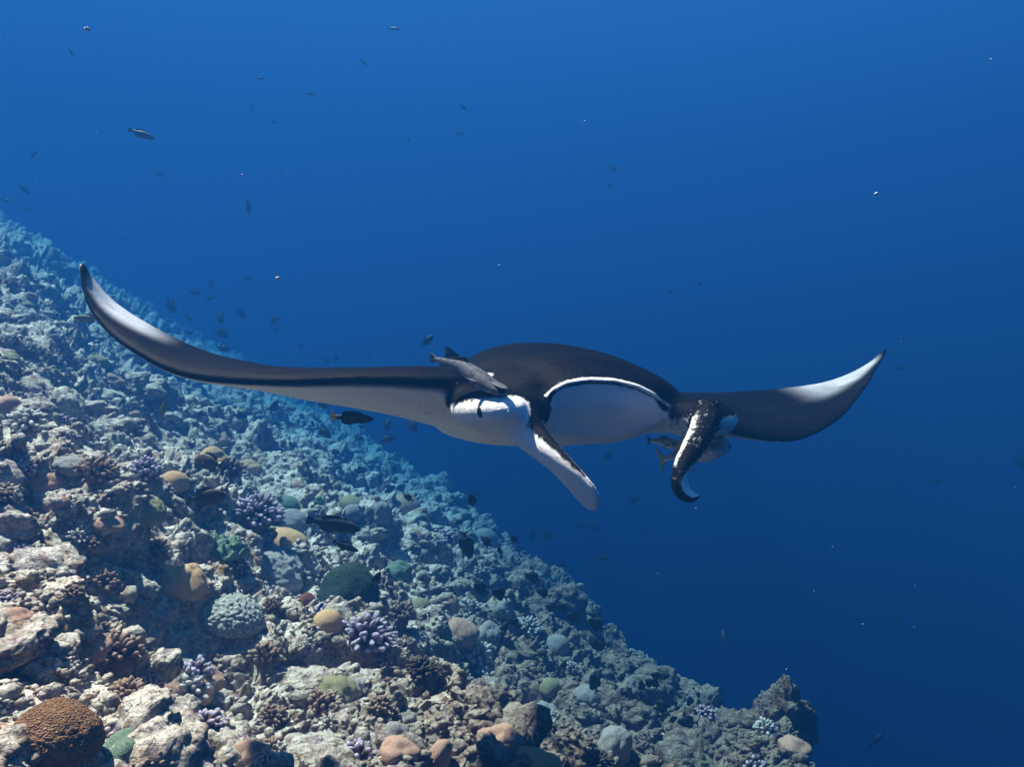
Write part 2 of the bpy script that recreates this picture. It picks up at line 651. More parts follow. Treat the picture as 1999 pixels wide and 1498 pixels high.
# boulders that give the slope its ledges
BM = [lump_mesh('reef_boulder', M_rock, 6, 70 + k, .26, .09, 1.25, .22, .85, 4.0, .06, .12) for k in range(5)]
for i, (x, y, w, h, lab) in enumerate([
        (365, 855, 150, 92, 'rough grey coral-crusted boulder under the raised wing'),
        (415, 815, 90, 60, 'low pale boulder just behind the rough grey one'),
        (860, 1390, 250, 170, 'large shaded reef ledge with a dark undercut front'),
        (640, 1310, 160, 110, 'rough brown ledge below the lilac-tipped finger coral'),
        (560, 1290, 110, 80, 'dark-fronted rock knob beside the rough brown ledge'),
        (80, 1110, 180, 120, 'rust-stained hollow boulder on the bright shelf'),
        (150, 960, 130, 70, 'pale encrusted ledge carrying the brown finger coral'),
        (240, 830, 130, 60, 'pale sunlit ledge on the upper slope'),
        (60, 760, 140, 70, 'sunlit crusted ledge below the wing tip'),
        (620, 880, 100, 60, 'grey hazy boulder below the yellow-tailed fish'),
        (735, 905, 80, 50, 'hazy boulder at the edge of the drop-off'),
        (790, 1050, 110, 80, 'grey pitted boulder on the middle slope'),
        (1400, 1405, 120, 90, 'bluish crusted knoll joined to the outer outcrop'),
        (1245, 1375, 110, 90, 'shaded grey rock beside the tall pale grey dome'),
        (1010, 1390, 110, 80, 'grey rock with rubble on top next to the shaded ledge'),
        (350, 1320, 120, 60, 'pale sand-dusted shelf beside the large brown ridged coral')]):
    o = put_lump(x, y, w * .68, h * .68, BM[i % 5], 'reef_boulder', lab, sink=.5, tilt=.15, cat='rock')

    if o:
        bpy.context.view_layer.update()
        BLD.append((o, o.matrix_world.copy(), o.matrix_world.inverted()))

# --- the corals one can name in the photograph (px, py = centre, width and height in picture pixels)
put_lump(362, 1112, 92, 96, lump_mesh('massive_coral', M_tan, 5, 3, .30, .02, 1.0, .16, .95), 'massive_coral', 'smooth tan lobed coral head beside the scaly grey coral', sink=.25)
put_lump(113, 1385, 165, 135, lump_mesh('brain_coral', M_brown, 6, 5, .10, .03, .9, .05, .95, 9, .03), 'brain_coral', 'large brown finely ridged coral dome on the pale sand patch', sink=.3)
put_lump(638, 1206, 62, 62, lump_mesh('massive_coral', M_tan, 4, 8, .12, .02, 1.0, 0, .95), 'massive_coral', 'round pale tan coral ball beside the lilac-tipped finger coral', sink=-.05)
put_lump(342, 928, 54, 50, lump_mesh('massive_coral', M_tan, 4, 12, .22, .02, .8, 0, .9), 'massive_coral', 'angular tan coral slab with a flat top below the rough grey boulder', sink=.1)
put_lump(288, 978, 72, 66, lump_mesh('massive_coral', M_olive, 5, 14, .14, .06, 1.0, .1, .9, 7, .03), 'massive_coral', 'olive brown grainy coral dome under the purple-brown finger coral', sink=.1)
put_lump(562, 1042, 88, 52, lump_mesh('massive_coral', M_tan, 4, 16, .12, .02, 1.0, 0, .9), 'massive_coral', 'low smooth tan coral dome behind the big grey bumpy coral', sink=.1)
put_lump(535, 1088, 122, 100, lump_mesh('bumpy_coral', M_grey, 6, 18, .14, .05, 1.2, .16, .9, 5, .05), 'bumpy_coral', 'big grey bumpy coral mound with a pale top', sink=.2)
put_lump(684, 1000, 40, 42, lump_mesh('massive_coral', M_grey, 4, 20, .05, .01, 1.0, 0, 1), 'massive_coral', 'small grey ball coral above the large dark fish', sink=-.2)
put_lump(690, 972, 56, 40, lump_mesh('massive_coral', M_olive, 4, 22, .1, .02, 1.0, 0, .9), 'massive_coral', 'olive coral dome behind the small grey ball coral')
put_lump(745, 990, 40, 60, lump_mesh('bumpy_coral', M_grey, 5, 24, .14, .06, 1.2, .2, 1.0), 'bumpy_coral', 'grey knobbly coral column leaning on the pinkish dome', sink=.1)
put_lump(790, 980, 62, 58, lump_mesh('massive_coral', M_pink, 4, 26, .1, .02, 1.0, 0, 1), 'massive_coral', 'tall pinkish coral dome beside the grey knobbly column', sink=0)
put_lump(582, 945, 40, 44, lump_mesh('massive_coral', M_pink, 4, 28, .12, .02, 1.0, .1, 1), 'massive_coral', 'small pinkish coral knob behind the green dome')
put_lump(560, 972, 52, 30, lump_mesh('massive_coral', M_green, 4, 30, .1, .02, 1.0, 0, .9), 'massive_coral', 'low green coral dome beside the pale lilac finger coral')
put_lump(573, 1000, 62, 42, lump_mesh('massive_coral', M_grey, 4, 32, .14, .05, 1.0, .1, .9), 'massive_coral', 'grey-brown coral cushion between the finger coral and the dark fish')
put_lump(680, 1130, 118, 122, lump_mesh('massive_coral', M_dkgreen, 5, 34, .10, .03, 1.0, .06, 1.05), 'massive_coral', 'very dark green tall coral dome, darkest mound on the slope', sink=.1)
put_lump(600, 1164, 40, 46, lump_mesh('massive_coral', plain_material('dark_red_sponge', (.10, .03, .015), (.16, .055, .03), 40, .8, .2), 4, 36, .12, .06, 1.0, 0, 1), 'sponge', 'dark rust-red round sponge beside the very dark green dome', cat='sponge')
put_lump(450, 1180, 124, 84, lump_mesh('scaly_coral', M_scaly, 6, 38, .08, .01, .9, 0, .92, 6.5, .085), 'scaly_coral', 'grey dome coral covered in rounded scale-like knobs', sink=.05, tilt=.02)
put_lump(872, 1165, 54, 54, lump_mesh('massive_coral', M_tan, 4, 40, .1, .02, 1.0, 0, 1), 'massive_coral', 'tan coral dome beside the round lilac branching coral')
put_lump(822, 1172, 42, 36, lump_mesh('massive_coral', M_olive, 4, 42, .1, .02, 1.0, 0, 1), 'massive_coral', 'small olive dome coral on uncovered pale rock')
put_lump(900, 1217, 74, 58, lump_mesh('massive_coral', M_pink, 5, 44, .16, .02, 1.0, .1, 1), 'massive_coral', 'broad pinkish tan coral dome above the pale branching coral')
put_lump(952, 1224, 52, 62, lump_mesh('massive_coral', M_grey, 5, 46, .16, .02, 1.0, .18, 1), 'massive_coral', 'grey folded coral pressed against the broad pinkish dome')
put_lump(945, 1046, 54, 48, lump_mesh('massive_coral', M_grey, 4, 48, .06, .01, 1.0, 0, 1), 'massive_coral', 'hazy grey coral dome standing against blue water', sink=-.1)
put_lump(856, 1462, 48, 74, lump_mesh('massive_coral', M_pink, 4, 50, .08, .02, 1.0, .05, 1.1), 'massive_coral', 'upright pink-tan coral knob under the shaded ledge', sink=0)
put_lump(1052, 1490, 96, 56, lump_mesh('massive_coral', M_tan, 5, 52, .2, .02, 1.0, .15, .9), 'massive_coral', 'orange-tan wavy coral lump at the foot of the slope')
put_lump(1198, 1440, 66, 80, lump_mesh('massive_coral', M_grey, 5, 54, .12, .05, 1.0, .14, 1.05), 'massive_coral', 'tall pale grey coral dome with a rough left side', sink=0)
put_lump(1090, 1246, 48, 44, lump_mesh('massive_coral', M_grey, 4, 56, .12, .03, 1.0, .1, 1), 'massive_coral', 'pale grey coral lump beneath two dark oval fish')
put_lump(1372, 1492, 46, 36, lump_mesh('massive_coral', M_olive, 4, 58, .1, .02, 1.0, 0, 1), 'massive_coral', 'olive coral dome below the knobbly outcrop')
put_lump(1075, 1330, 44, 40, lump_mesh('massive_coral', M_olive, 4, 60, .1, .02, 1.0, 0, 1), 'massive_coral', 'small olive coral ball among grey rubble lower on the slope')
put_lump(1145, 1345, 50, 46, lump_mesh('massive_coral', M_grey, 4, 62, .14, .04, 1.0, .15, 1), 'massive_coral', 'grey two-lobed coral head beside the olive ball')
put_lump(215, 1010, 60, 36, lump_mesh('massive_coral', M_pink, 4, 64, .2, .05, 1.0, .1, .8), 'massive_coral', 'flat pinkish crust coral below the brown finger coral')
put_lump(140, 895, 62, 40, lump_mesh('massive_coral', M_grey, 5, 66, .14, .05, 1.0, .18, .9), 'massive_coral', 'pale lilac-grey lobed coral touching the brown finger coral')

# leather coral with ruffled folds
V, F = ico(6)
ang = np.arctan2(V[:, 1], V[:, 0])
rad_ = np.sqrt(V[:, 0] ** 2 + V[:, 1] ** 2)
fold = np.sin(ang * 9 + 2.5 * gnoise(V * 2.0, 3)) * sstep(.15, .8, rad_) * .16 + .10 * np.sin(rad_ * 14 + 3 * gnoise(V * 1.6, 5))
V2 = V.copy()
V2[:, 2] = V[:, 2] * .45 + fold * (V[:, 2] > -.3) + .1
V2[:, :2] *= (1 + .12 * np.sin(ang * 5))[:, None]
put_lump(434, 1058, 92, 66, mesh_from('leather_coral', V2, F, M_green), 'leather_coral', 'pale green ruffled leather coral with deep folds', sink=-.1, tilt=.02)

put_finger(714, 1228, 118, 92, M_fing_lilac, 74, 'stubby finger coral with bright lilac tips beside the pale tan ball', 3, .10)
put_finger(190, 910, 88, 72, M_fing_brown, 80, 'dense brown finger coral with rusty tips on the upper slope', 5, .10)
put_finger(283, 905, 66, 76, M_fing_lilac, 60, 'purple-brown finger coral next to the angular tan slab', 7, .12)
put_finger(500, 990, 112, 78, M_fing_lilac, 90, 'wide lilac finger coral overhanging a dark hollow', 9, .085)
put_finger(783, 1190, 60, 60, M_fing_brown, 60, 'dull brown bushy coral leaning on the very dark green dome', 11, .10)
put_finger(925, 1270, 78, 80, M_fing_pale, 70, 'pale cream finger coral standing proud on a ledge', 13, .11)
put_finger(916, 1182, 58, 50, M_fing_pale, 60, 'round lilac-grey branching coral next to a tan dome', 15, .085)
put_finger(748, 1292, 46, 40, M_fing_lilac, 36, 'small lilac-tipped finger coral hanging below the larger one', 17, .12)
put_finger(822, 1300, 84, 56, M_fing_dark, 80, 'dark bushy table-shaped coral in the shade of the ledge', 19, .075)
put_finger(530, 1172, 44, 62, M_fing_brown, 44, 'rusty brown finger coral squeezed beside the scaly grey coral', 21, .12)
put_finger(1030, 1218, 62, 44, M_fing_pale, 50, 'pale branching coral with bright crown near the dark oval fish', 23, .1)
put_finger(742, 1372, 58, 44, M_fing_brown, 44, 'brown finger coral at the foot of the shaded ledge', 25, .12)
put_finger(532, 1392, 66, 50, M_fing_brown, 50, 'rust-brown finger coral on the pale bottom crust', 27, .11)
put_finger(205, 1128, 70, 50, M_fing_brown, 50, 'yellow-brown finger coral over a deep shadowed hole', 29, .11)
put_finger(1115, 1300, 36, 30, M_fing_pale, 34, 'small speckled branching coral among the grey heads', 31, .11)
put_finger(30, 905, 70, 60, M_fing_lilac, 50, 'lilac finger coral at the top of the bright shelf', 33, .11)
put_finger(1160, 1480, 80, 56, M_fing_dark, 60, 'dark bushy coral below the tall pale grey dome', 35, .08)
put_finger(460, 1100, 60, 46, M_fing_lilac, 50, 'violet short-fingered coral above the scaly grey coral', 37, .1)

# the outer outcrop at the drop-off
def crag(px0, py0, Y, w, h, me, lab, sx=1):
    o = link('coral_outcrop', me, label=lab, category='rock')
    o.location = at(px0, py0, Y)
    s = w / 2 * Y / FPX
    o.scale = (s * sx, s, h / w * s)
    return o


OC = lump_mesh('coral_outcrop', M_rock, 6, 91, .34, .12, 1.5, .36, 1.0, 3.6, .10, .10)
crag(1528, 1425, 5.15, 112, 170, OC, 'knobbly coral outcrop standing at the outer edge of the drop-off')
crag(1515, 1560, 5.2, 200, 200, lump_mesh('coral_outcrop', M_rock, 6, 95, .3, .1, 1.4, .3, 1.0, 3.6, .08, .1), 'broad crusted foot of the slope under the knobbly outcrop')
crag(1440, 1452, 5.3, 130, 110, lump_mesh('coral_outcrop', M_rock, 5, 97, .3, .1, 1.4, .3, 1.0, 3.6, .08, .1), 'rounded crusted shoulder between the slope and the knobbly outcrop')


# ---- scattered heads, rocks and small colonies
def scatter(n, clear=0):
    out = []
    tries = 0
    while len(out) < n and tries < n * 30:
        tries += 1
        x = random.uniform(-250, 1590)
        y = random.uniform(420, 1530)
        loc = on_reef(x, y)
        if loc is None or loc.y > 16:
            continue
        if clear and any(math.hypot(x - a, y - b) < r * clear + 60 / loc.y for a, b, r, d in NAMED):
            continue
        out.append((x, y, loc))
    return out


small_lumps = [lump_mesh('small_coral_head', m, 4, 120 + k, .26, .07, 1.2, .26, .85) for k, m in
               enumerate([M_tan, M_grey, M_olive, M_pink, M_grey, M_green])]
lump_label = {0: 'small tan coral head dotted on the reef slope', 1: 'small grey coral head dotted on the reef slope', 2: 'small olive coral head dotted on the reef slope',
              3: 'small pinkish coral head dotted on the reef slope', 4: 'small grey coral head dotted on the reef slope', 5: 'small green coral head dotted on the reef slope'}
for i, (x, y, loc) in enumerate(scatter(120, 1.1)):
    k = random.choice([0, 1, 1, 2, 3, 3, 4, 4, 5])
    o = link('small_coral_head', small_lumps[k], label=lump_label[k], category='coral', group=lump_label[k].replace('head dotted', 'heads dotted'))
    place(o, loc, min(.05 + .008 * loc.y, .022 * math.exp(random.gauss(.35, .5)) * (1 + loc.y * .12)), sink=.2, tilt=.25, sz=random.uniform(.8, 1.3))
small_fing = [finger_colony(m, 36, 200 + k, False, .12, 1.35, 'small_branching_coral')[0] for k, m in enumerate([M_fing_pale, M_fing_brown, M_fing_lilac, M_fing_pale])]
fl = ['small pale branching coral tuft on the slope', 'small brown branching coral tuft on the slope', 'small lilac branching coral tuft on the slope', 'small pale branching coral tuft on the slope']
for i, (x, y, loc) in enumerate(scatter(130, 1.1)):
    k = random.randrange(4)
    o = link('small_branching_coral', small_fing[k], label=fl[k], category='coral', group=fl[k].replace('tuft', 'tufts'))
    place(o, loc, min(.10, .03 * math.exp(random.gauss(.2, .35)) * (1 + loc.y * .10)), sink=.05, tilt=.3, sz=random.uniform(.7, 1.1))
rocks = [lump_mesh('reef_rock', M_rubble if k % 2 else M_rock, 4, 150 + k, .36, .12, 1.5, .25, .8, None, 0, .12) for k in range(6)]
for i, (x, y, loc) in enumerate(scatter(280, 1.15)):
    k = random.randrange(6)
    o = link('reef_rock', rocks[k], label='loose knobbly lump of dead coral rock', category='rock', group='loose coral rocks on the slope')
    place(o, loc, min(.07 + .012 * loc.y, .034 * math.exp(random.gauss(.2, .5)) * (1 + loc.y * .14)), sink=.25, tilt=.6, sx=random.uniform(.8, 1.5), sz=random.uniform(.6, 1.1))

# fine rubble: broken coral bits, one mass
bits = []
for s in range(6):
    V, F = ico(1)
    bits.append((V * (1 + .35 * gnoise(V * 1.4 + s * 5, 300 + s))[:, None] * np.array([1, .7, .6]), F))
RV, RF, off = [], [], 0
for i, (x, y, loc) in enumerate(scatter(7500)):
    V, F = bits[i % 6]
    s = .0055 * math.exp(random.gauss(0, .5)) * (1 + loc.y * .35)
    q = Vector((random.gauss(0, 1), random.gauss(0, 1), random.gauss(0, 1))).to_track_quat('Z', 'Y').to_matrix()
    RV.append((V * s) @ np.array(q).T + np.array(loc) + SLOPE_N * s * .3)
    RF.append(F + off)
    off += len(V)
link('coral_rubble', mesh_from('coral_rubble', np.vstack(RV), np.vstack(RF), M_rubble, smooth=False), kind='stuff', label='broken coral rubble strewn over the slope', category='rubble')

# ------------------------------------------------------------------ the manta ray
TH = math.radians(22)
HX = np.array([math.sin(TH), -math.cos(TH), 0])      # heading
RX = np.array([-math.cos(TH), -math.sin(TH), 0])     # its right side (to the left of the picture)
C0 = np.array([.06, 2.70, 0])


def loc3(s, f, z):
    return C0 + RX * s + HX * f + np.array([0, 0, z])


def loc_px(s, f, py):
    """point at plan position (s, f) whose height is read off the photograph's row"""
    p = loc3(s, f, 0)
    p[2] = -(py - H0 / 2) / FPX * p[1]
    return p


def col_of(s, f):
    p = loc3(s, f, 0)
    return W0 / 2 + FPX * p[0] / p[1]


pieces_V, pieces_F, pieces_A = [], [], []            # geometry and (white, pale, mottle) per vertex


def add_piece(V, F, A):
    pieces_V.append(np.asarray(V))
    pieces_F.append(F)
    pieces_A.append(np.asarray(A, float))


def wing(sign, LEs, TEs, le_rows, te_rows, te_z, thick, flash):
    n, m = 150, 72
    LE = np.array([loc_px(sign * q[0], q[1], q[2] if len(q) > 2 else np.interp(col_of(sign * q[0], q[1]), *le_rows)) for q in LEs])
    TE = []
    for i, q in enumerate(TEs):
        s, f = q[:2]
        if len(q) > 2:
            TE.append(loc_px(sign * s, f, q[2]))
        elif i in te_z:
            TE.append(loc3(sign * s, f, te_z[i]))
        else:
            TE.append(loc_px(sign * s, f, np.interp(col_of(sign * s, f), *te_rows)))
    TE = np.array(TE)
    # inner end reaches the body's midline
    LE = np.vstack([loc3(0, .30, -.03), LE])
    LE = catmull(LE, n)
    TE = catmull(TE, n)
    th = np.interp(np.linspace(0, 1, n), np.linspace(0, 1, len(thick)), thick)
    rings = np.zeros((n, m, 3))
    A = np.zeros((n, m, 3))
    mid = (LE + TE) / 2
    span = np.gradient(mid, axis=0)
    for i in range(n):
        ch = TE[i] - LE[i]
        nrm = np.cross(span[i], ch) * sign
        nrm = -nrm if nrm[2] < 0 else nrm
        if np.linalg.norm(nrm) < 1e-9:
            nrm = np.array([0, 0, 1.])
        nrm /= np.linalg.norm(nrm)
        a = np.linspace(0, 2 * np.pi, m, endpoint=False)
        c = .5 - .5 * np.cos(a)                       # 0 at the leading edge
        prof = 2.25 * np.sqrt(np.maximum(c, 0)) * (1 - c) ** .85 + .10 * (1 - c) * (c > 0) * 0
        prof = np.where(c > .985, np.minimum(prof, .02), prof)
        up = np.where(np.sin(a) >= 0, 1.0, -1.0)
        rings[i] = LE[i] + ch[None] * c[:, None] + nrm[None] * (up * prof * th[i] * .5 + .004 * up * (c > .5))[:, None]
        q = i / (n - 1)
        # black above and round the leading edge, white beneath
        under = np.where(np.sin(a) < 0, c, -c)
        A[i, :, 0] = np.clip(.5 + (under - np.interp(q, [0, .3, .75, .9, 1], [.02, .022, .05, .14, .4])) * 14, 0, 1)
        # the pale silvery flash on the outer half of the back
        pq = sstep(.52, .66, q) * sstep(.965, .86, q)
        t0 = np.interp(q, [.5, .75, .95], [.50, .30, .20])
        pc_ = sstep(t0 - .14, t0 + .14, c) * sstep(1.0, .90, c)
        A[i, :, 1] = pq * pc_ * (np.sin(a) >= 0) * flash
    V, F = closed_loft(rings)
    AA = np.vstack([A.reshape(-1, 3), A[0].mean(0), A[-1].mean(0)])
    add_piece(V, F, AA)
    return LE, TE


# its right wing, towards the left of the picture
wing(1,
     [(.36, .40), (.60, .345), (.85, .235), (1.08, .07), (1.24, -.10, 676), (1.33, -.22, 622), (1.372, -.285, 570), (1.385, -.33, 518)],
     [(.0, -.80), (.35, -.56), (.70, -.43), (.95, -.40), (1.15, -.43, 651), (1.29, -.425, 594), (1.35, -.40, 550), (1.385, -.36, 510)],
     ([158, 162, 170, 190, 250, 330, 400, 480, 600, 800, 900, 960], [524, 545, 580, 616, 676, 721, 744, 749, 741, 741, 746, 760]),
     ([155, 165, 185, 215, 260, 300, 350, 400, 470, 540, 590, 660, 762, 800, 899], [508, 514, 545, 590, 625, 650, 675, 697, 716, 745, 765, 778, 795, 801, 838]),
     {0: -.20}, [.20, .17, .115, .085, .065, .048, .034, .02, .014], 1.0)
# its left wing, towards the right of the picture
wing(-1,
     [(.36, .40), (.60, .38), (.85, .33), (1.10, .26), (1.32, .17), (1.50, .06), (1.68, -.06)],
     [(.0, -.80), (.35, -.54), (.70, -.36), (1.0, -.25), (1.25, -.19), (1.45, -.15), (1.60, -.10), (1.69, -.07)],
     ([1300, 1400, 1425, 1458, 1500, 1545, 1600, 1650, 1690, 1715, 1727, 1740], [800, 822, 836, 848, 857, 861, 849, 810, 758, 714, 692, 676]),
     ([1270, 1400, 1500, 1600, 1660, 1700, 1722, 1740], [772, 768, 762, 750, 735, 708, 688, 672]),
     {0: -.20, 1: -.10, 2: -.045}, [.20, .17, .105, .07, .055, .042, .03, .02, .014], .62)

# trunk
FS = np.array([-.86, -.70, -.50, -.25, 0, .18, .32, .42, .48, .505])
WD = np.array([.03, .08, .14, .22, .30, .35, .35, .33, .28, .20])
ZT = np.array([-.155, -.09, -.005, .085, .135, .122, .088, .055, .030, .0])
ZB = np.array([-.19, -.215, -.225, -.225, -.212, -.20, -.185, -.17, -.15, -.11])
n, m = 70, 64
fi = np.interp(np.linspace(0, 1, n), np.linspace(0, 1, 10), FS)


def smooth_interp(x, xs, ys):
    k = catmull(np.stack([xs, ys], -1), 400)
    return np.interp(x, k[:, 0], k[:, 1])


wd, zt, zb = (smooth_interp(fi, FS, a) for a in (WD, ZT, ZB))
rings = np.zeros((n, m, 3))
A = np.zeros((n, m, 3))
for i in range(n):
    a = np.linspace(0, 2 * np.pi, m, endpoint=False)
    ca, sa = np.cos(a), np.sin(a)
    zmid = zb[i] + (zt[i] - zb[i]) * .45
    s = wd[i] * np.sign(ca) * np.abs(ca) ** .9
    z = zmid + np.where(sa > 0, (zt[i] - zmid) * np.abs(sa) ** .95, -(zmid - zb[i]) * np.abs(sa) ** 1.35)
    skew = np.interp(fi[i], [-.86, -.3, 0], [.06, .02, 0])
    rings[i] = C0 + RX * (s + skew)[:, None] + HX * fi[i] + np.array([0, 0, 1.]) * z[:, None]
    A[i, :, 0] = np.clip(.5 + (zmid - .01 - z) * 16, 0, 1)
V, F = closed_loft(rings)
add_piece(V, F, np.vstack([A.reshape(-1, 3), [[.5, 0, 0]], [[1, 0, 0]]]))

# upper lip / forehead shelf, its rim follows the arc of the mouth in the photograph
lip_px = [1040, 1050, 1058, 1064, 1080, 1110, 1150, 1200, 1245, 1280, 1300, 1308, 1318]
lip_py = [840, 822, 806, 786, 763, 748, 742, 744, 755, 772, 793, 808, 826]


def head_f(s):
    return .565 - 1.5 * s * s


ss = np.linspace(.222, -.235, 60)
lip = np.array([loc_px(s, head_f(s), np.interp(col_of(s, head_f(s)), lip_px, lip_py)) for s in ss])
back = []
for s in ss:
    f0 = .26
    zt0 = np.interp(.26, FS, ZT)
    k = min(1, abs(s) / .30)
    back.append(loc3(s * 1.25, f0, zt0 - .11 * k ** 2.2 - .02))
back = np.array(back)
nv = 16
rings = []
AA = []
for i in range(60):
    ring, aa = [], []
    top_n = np.array([0, 0, 1.])
    b0, l0 = back[i], lip[i]
    for j in range(nv):
        v = j / (nv - 1)
        bulge = .028 * math.sin(math.pi * v)
        ring.append(b0 + (l0 - b0) * v + top_n * (bulge + .014 - .011 * v))
        aa.append((float(sstep(.965, 1.0, np.array(v))) * .8, 0, .6))
    ring.append(l0 + HX * .006 + top_n * .001)
    aa.append((1, 0, .1))
    ring.append(l0 + HX * .003 - top_n * .005)
    aa.append((.9, 0, .1))
    for j in range(nv - 1, -1, -3):
        v = j / (nv - 1)
        ring.append(b0 + (l0 - b0) * v - top_n * (.007 + .035 * (1 - v)))
        aa.append((.9, 0, 0))
    rings.append(ring)
    AA.append(aa)
rings = np.array(rings)
V, F = closed_loft(rings)
AA = np.array(AA)
add_piece(V, F, np.vstack([AA.reshape(-1, 3), [[.5, 0, .5]], [[.5, 0, .5]]]))

# lower jaw: a broad pale bulge under the lip, its top edge just below the rim
ns, nv = 60, 40
V = []
AJ = []
ssj = np.linspace(.212, -.222, ns)
for i, s in enumerate(ssj):
    l0 = loc_px(s, head_f(s) - .012, np.interp(col_of(s, head_f(s)), lip_px, lip_py) + 11)
    e = abs(i / (ns - 1) * 2 - 1)
    for j in range(nv):
        v = j / (nv - 1)                             # 0 = inside the mouth, 1 = under the belly
        zb_ = -.19
        if v < .25:
            w = v / .25
            p = l0 - HX * .10 * (1 - w) - np.array([0, 0, .035]) * (1 - w) ** 2
        else:
            w = (v - .25) / .75
            a = w * math.pi / 2
            fwd = head_f(s) - .012 - .30 * (1 - math.cos(a)) + .02 * math.sin(w * math.pi) * (1 - e ** 3)
            z = l0[2] + (zb_ - l0[2]) * math.sin(a) ** 1.15
            p = loc3(s * (1 - .12 * w), fwd, z)
        V.append(p)
        dark = 0
        AJ.append((1.0, 0, 0))
V = np.array(V)
F = [tuple(f) for f in grid_faces(ns, nv)]
# close the jaw into a solid: connect to an inner spine line
inner = np.array([loc3(s * .8, .20, -.10) for s in ssj])
off = len(V)
V = np.vstack([V, inner])
AJ += [(1, 0, 0)] * ns
for i in range(ns - 1):
    F.append((i * nv, (i + 1) * nv, off + i + 1, off + i))
    F.append((i * nv + nv - 1, off + i, off + i + 1, (i + 1) * nv + nv - 1))
for end in (0, ns - 1):
    for j in range(nv - 1):
        q = (end * nv + j, end * nv + j + 1, off + end)
        F.append(q if end == 0 else q[::-1])
add_piece(V, F, AJ)


def ellipsoid(center, rad, axes, colour_fn, sub=4):
    V, F = ico(sub)
    A = np.array([colour_fn(v) for v in V])
    Wd = center + V[:, :1] * rad[0] * axes[0] + V[:, 1:2] * rad[1] * axes[1] + V[:, 2:] * rad[2] * axes[2]
    add_piece(Wd, [tuple(f) for f in F.tolist()], A)


UZ = np.array([0, 0, 1.])
# cheeks carrying the eyes
eyeR = np.array(at(947, 800, 2.03))
eyeL = np.array(at(1398, 818, 2.36))
ellipsoid(eyeR - HX * .085 - RX * .035, (.085, .20, .060), (RX, HX, UZ), lambda v: (float(np.clip(.5 + (.22 - v[2] + .45 * v[1]) * 3, 0, 1)), 0, .8))
ellipsoid(eyeL - HX * .055 + RX * .035, (.088, .17, .062), (RX, HX, UZ), lambda v: (float(np.clip(.5 + (.18 - v[2]) * 3, 0, 1)), 0, .9))
# bridges from cheek to the mouth corner (roots of the cephalic fins)
ellipsoid(np.array(at(1012, 806, 2.12)), (.085, .09, .06), (RX, HX, UZ), lambda v: (float(np.clip(.5 + (-.05 - v[2] + .7 * v[0]) * 3, 0, 1)), 0, 1))
ellipsoid(np.array(at(1350, 812, 2.36)), (.075, .085, .050), (RX, HX, UZ), lambda v: (float(np.clip(.32 - v[2] * .5, 0, .5)), 0, 1))


def ribbon(left, right, thick, colour, n=60, m=20):
    """flat fin between two edge curves given in picture pixels with distance"""
    L = catmull([np.array(at(*p)) for p in left], n)
    R = catmull([np.array(at(*p)) for p in right], n)
    rings = np.zeros((n, m, 3))
    A = np.zeros((n, m, 3))
    mid = (L + R) / 2
    tan = np.gradient(mid, axis=0)
    for i in range(n):
        w = R[i] - L[i]
        nr = np.cross(tan[i], w)
        nr /= (np.linalg.norm(nr) + 1e-9)
        a = np.linspace(0, 2 * np.pi, m, endpoint=False)
        c = .5 - .5 * np.cos(a)
        th = np.interp(i / (n - 1), np.linspace(0, 1, len(thick)), thick)
        rings[i] = L[i] + w * c[:, None] + nr * (np.sin(a) * th * .5)[:, None]
        for j in range(m):
            A[i, j] = colour(i / (n - 1), c[j], math.sin(a[j]), nr)
    V, F = closed_loft(rings)
    add_piece(V, F, np.vstack([A.reshape(-1, 3), A[0].mean(0), A[-1].mean(0)]))


# cephalic fin under the near cheek: pale outside, dark mottled front edge
ribbon([(958, 806, 2.07), (985, 850, 2.03), (1030, 886, 2.00), (1072, 915, 1.965), (1106, 950, 1.92), (1133, 983, 1.87), (1152, 999, 1.84), (1160, 1001, 1.825)],
       [(1052, 778, 2.08), (1054, 812, 2.01), (1074, 850, 1.92), (1100, 882, 1.85), (1130, 914, 1.80), (1160, 948, 1.775), (1174, 975, 1.78), (1170, 997, 1.80)],
       [.075, .06, .045, .034, .028, .024, .020, .014],
       lambda q, c, sa, nr: (float(np.clip(.5 + (np.interp(q, [0, .15, .35, .6, .85, 1], [.42, .64, .90, .95, 1.0, 1.3]) - c) * 9, 0, 1)), 0, 1))


def tube(pts, rx, rz, colour, n=60, m=20, flat_dir=None):
    Cc = catmull([np.array(at(*p)) for p in pts], n)
    tan = np.gradient(Cc, axis=0)
    rings = np.zeros((n, m, 3))
    A = np.zeros((n, m, 3))
    for i in range(n):
        t = tan[i] / np.linalg.norm(tan[i])
        b = np.cross(t, np.array([0, 1., 0]))        # in the picture plane, across the fin
        b /= np.linalg.norm(b)
        d = np.cross(b, t)
        q = i / (n - 1)
        a = np.linspace(0, 2 * np.pi, m, endpoint=False)
        wx = np.interp(q, np.linspace(0, 1, len(rx)), rx)
        wz = np.interp(q, np.linspace(0, 1, len(rz)), rz)
        rings[i] = Cc[i] + b * (np.cos(a) * wx)[:, None] + d * (np.sin(a) * wz)[:, None]
        for j in range(m):
            A[i, j] = colour(q, math.cos(a[j]), math.sin(a[j]))
    V, F = closed_loft(rings)
    add_piece(V, F, np.vstack([A.reshape(-1, 3), A[0].mean(0), A[-1].mean(0)]))


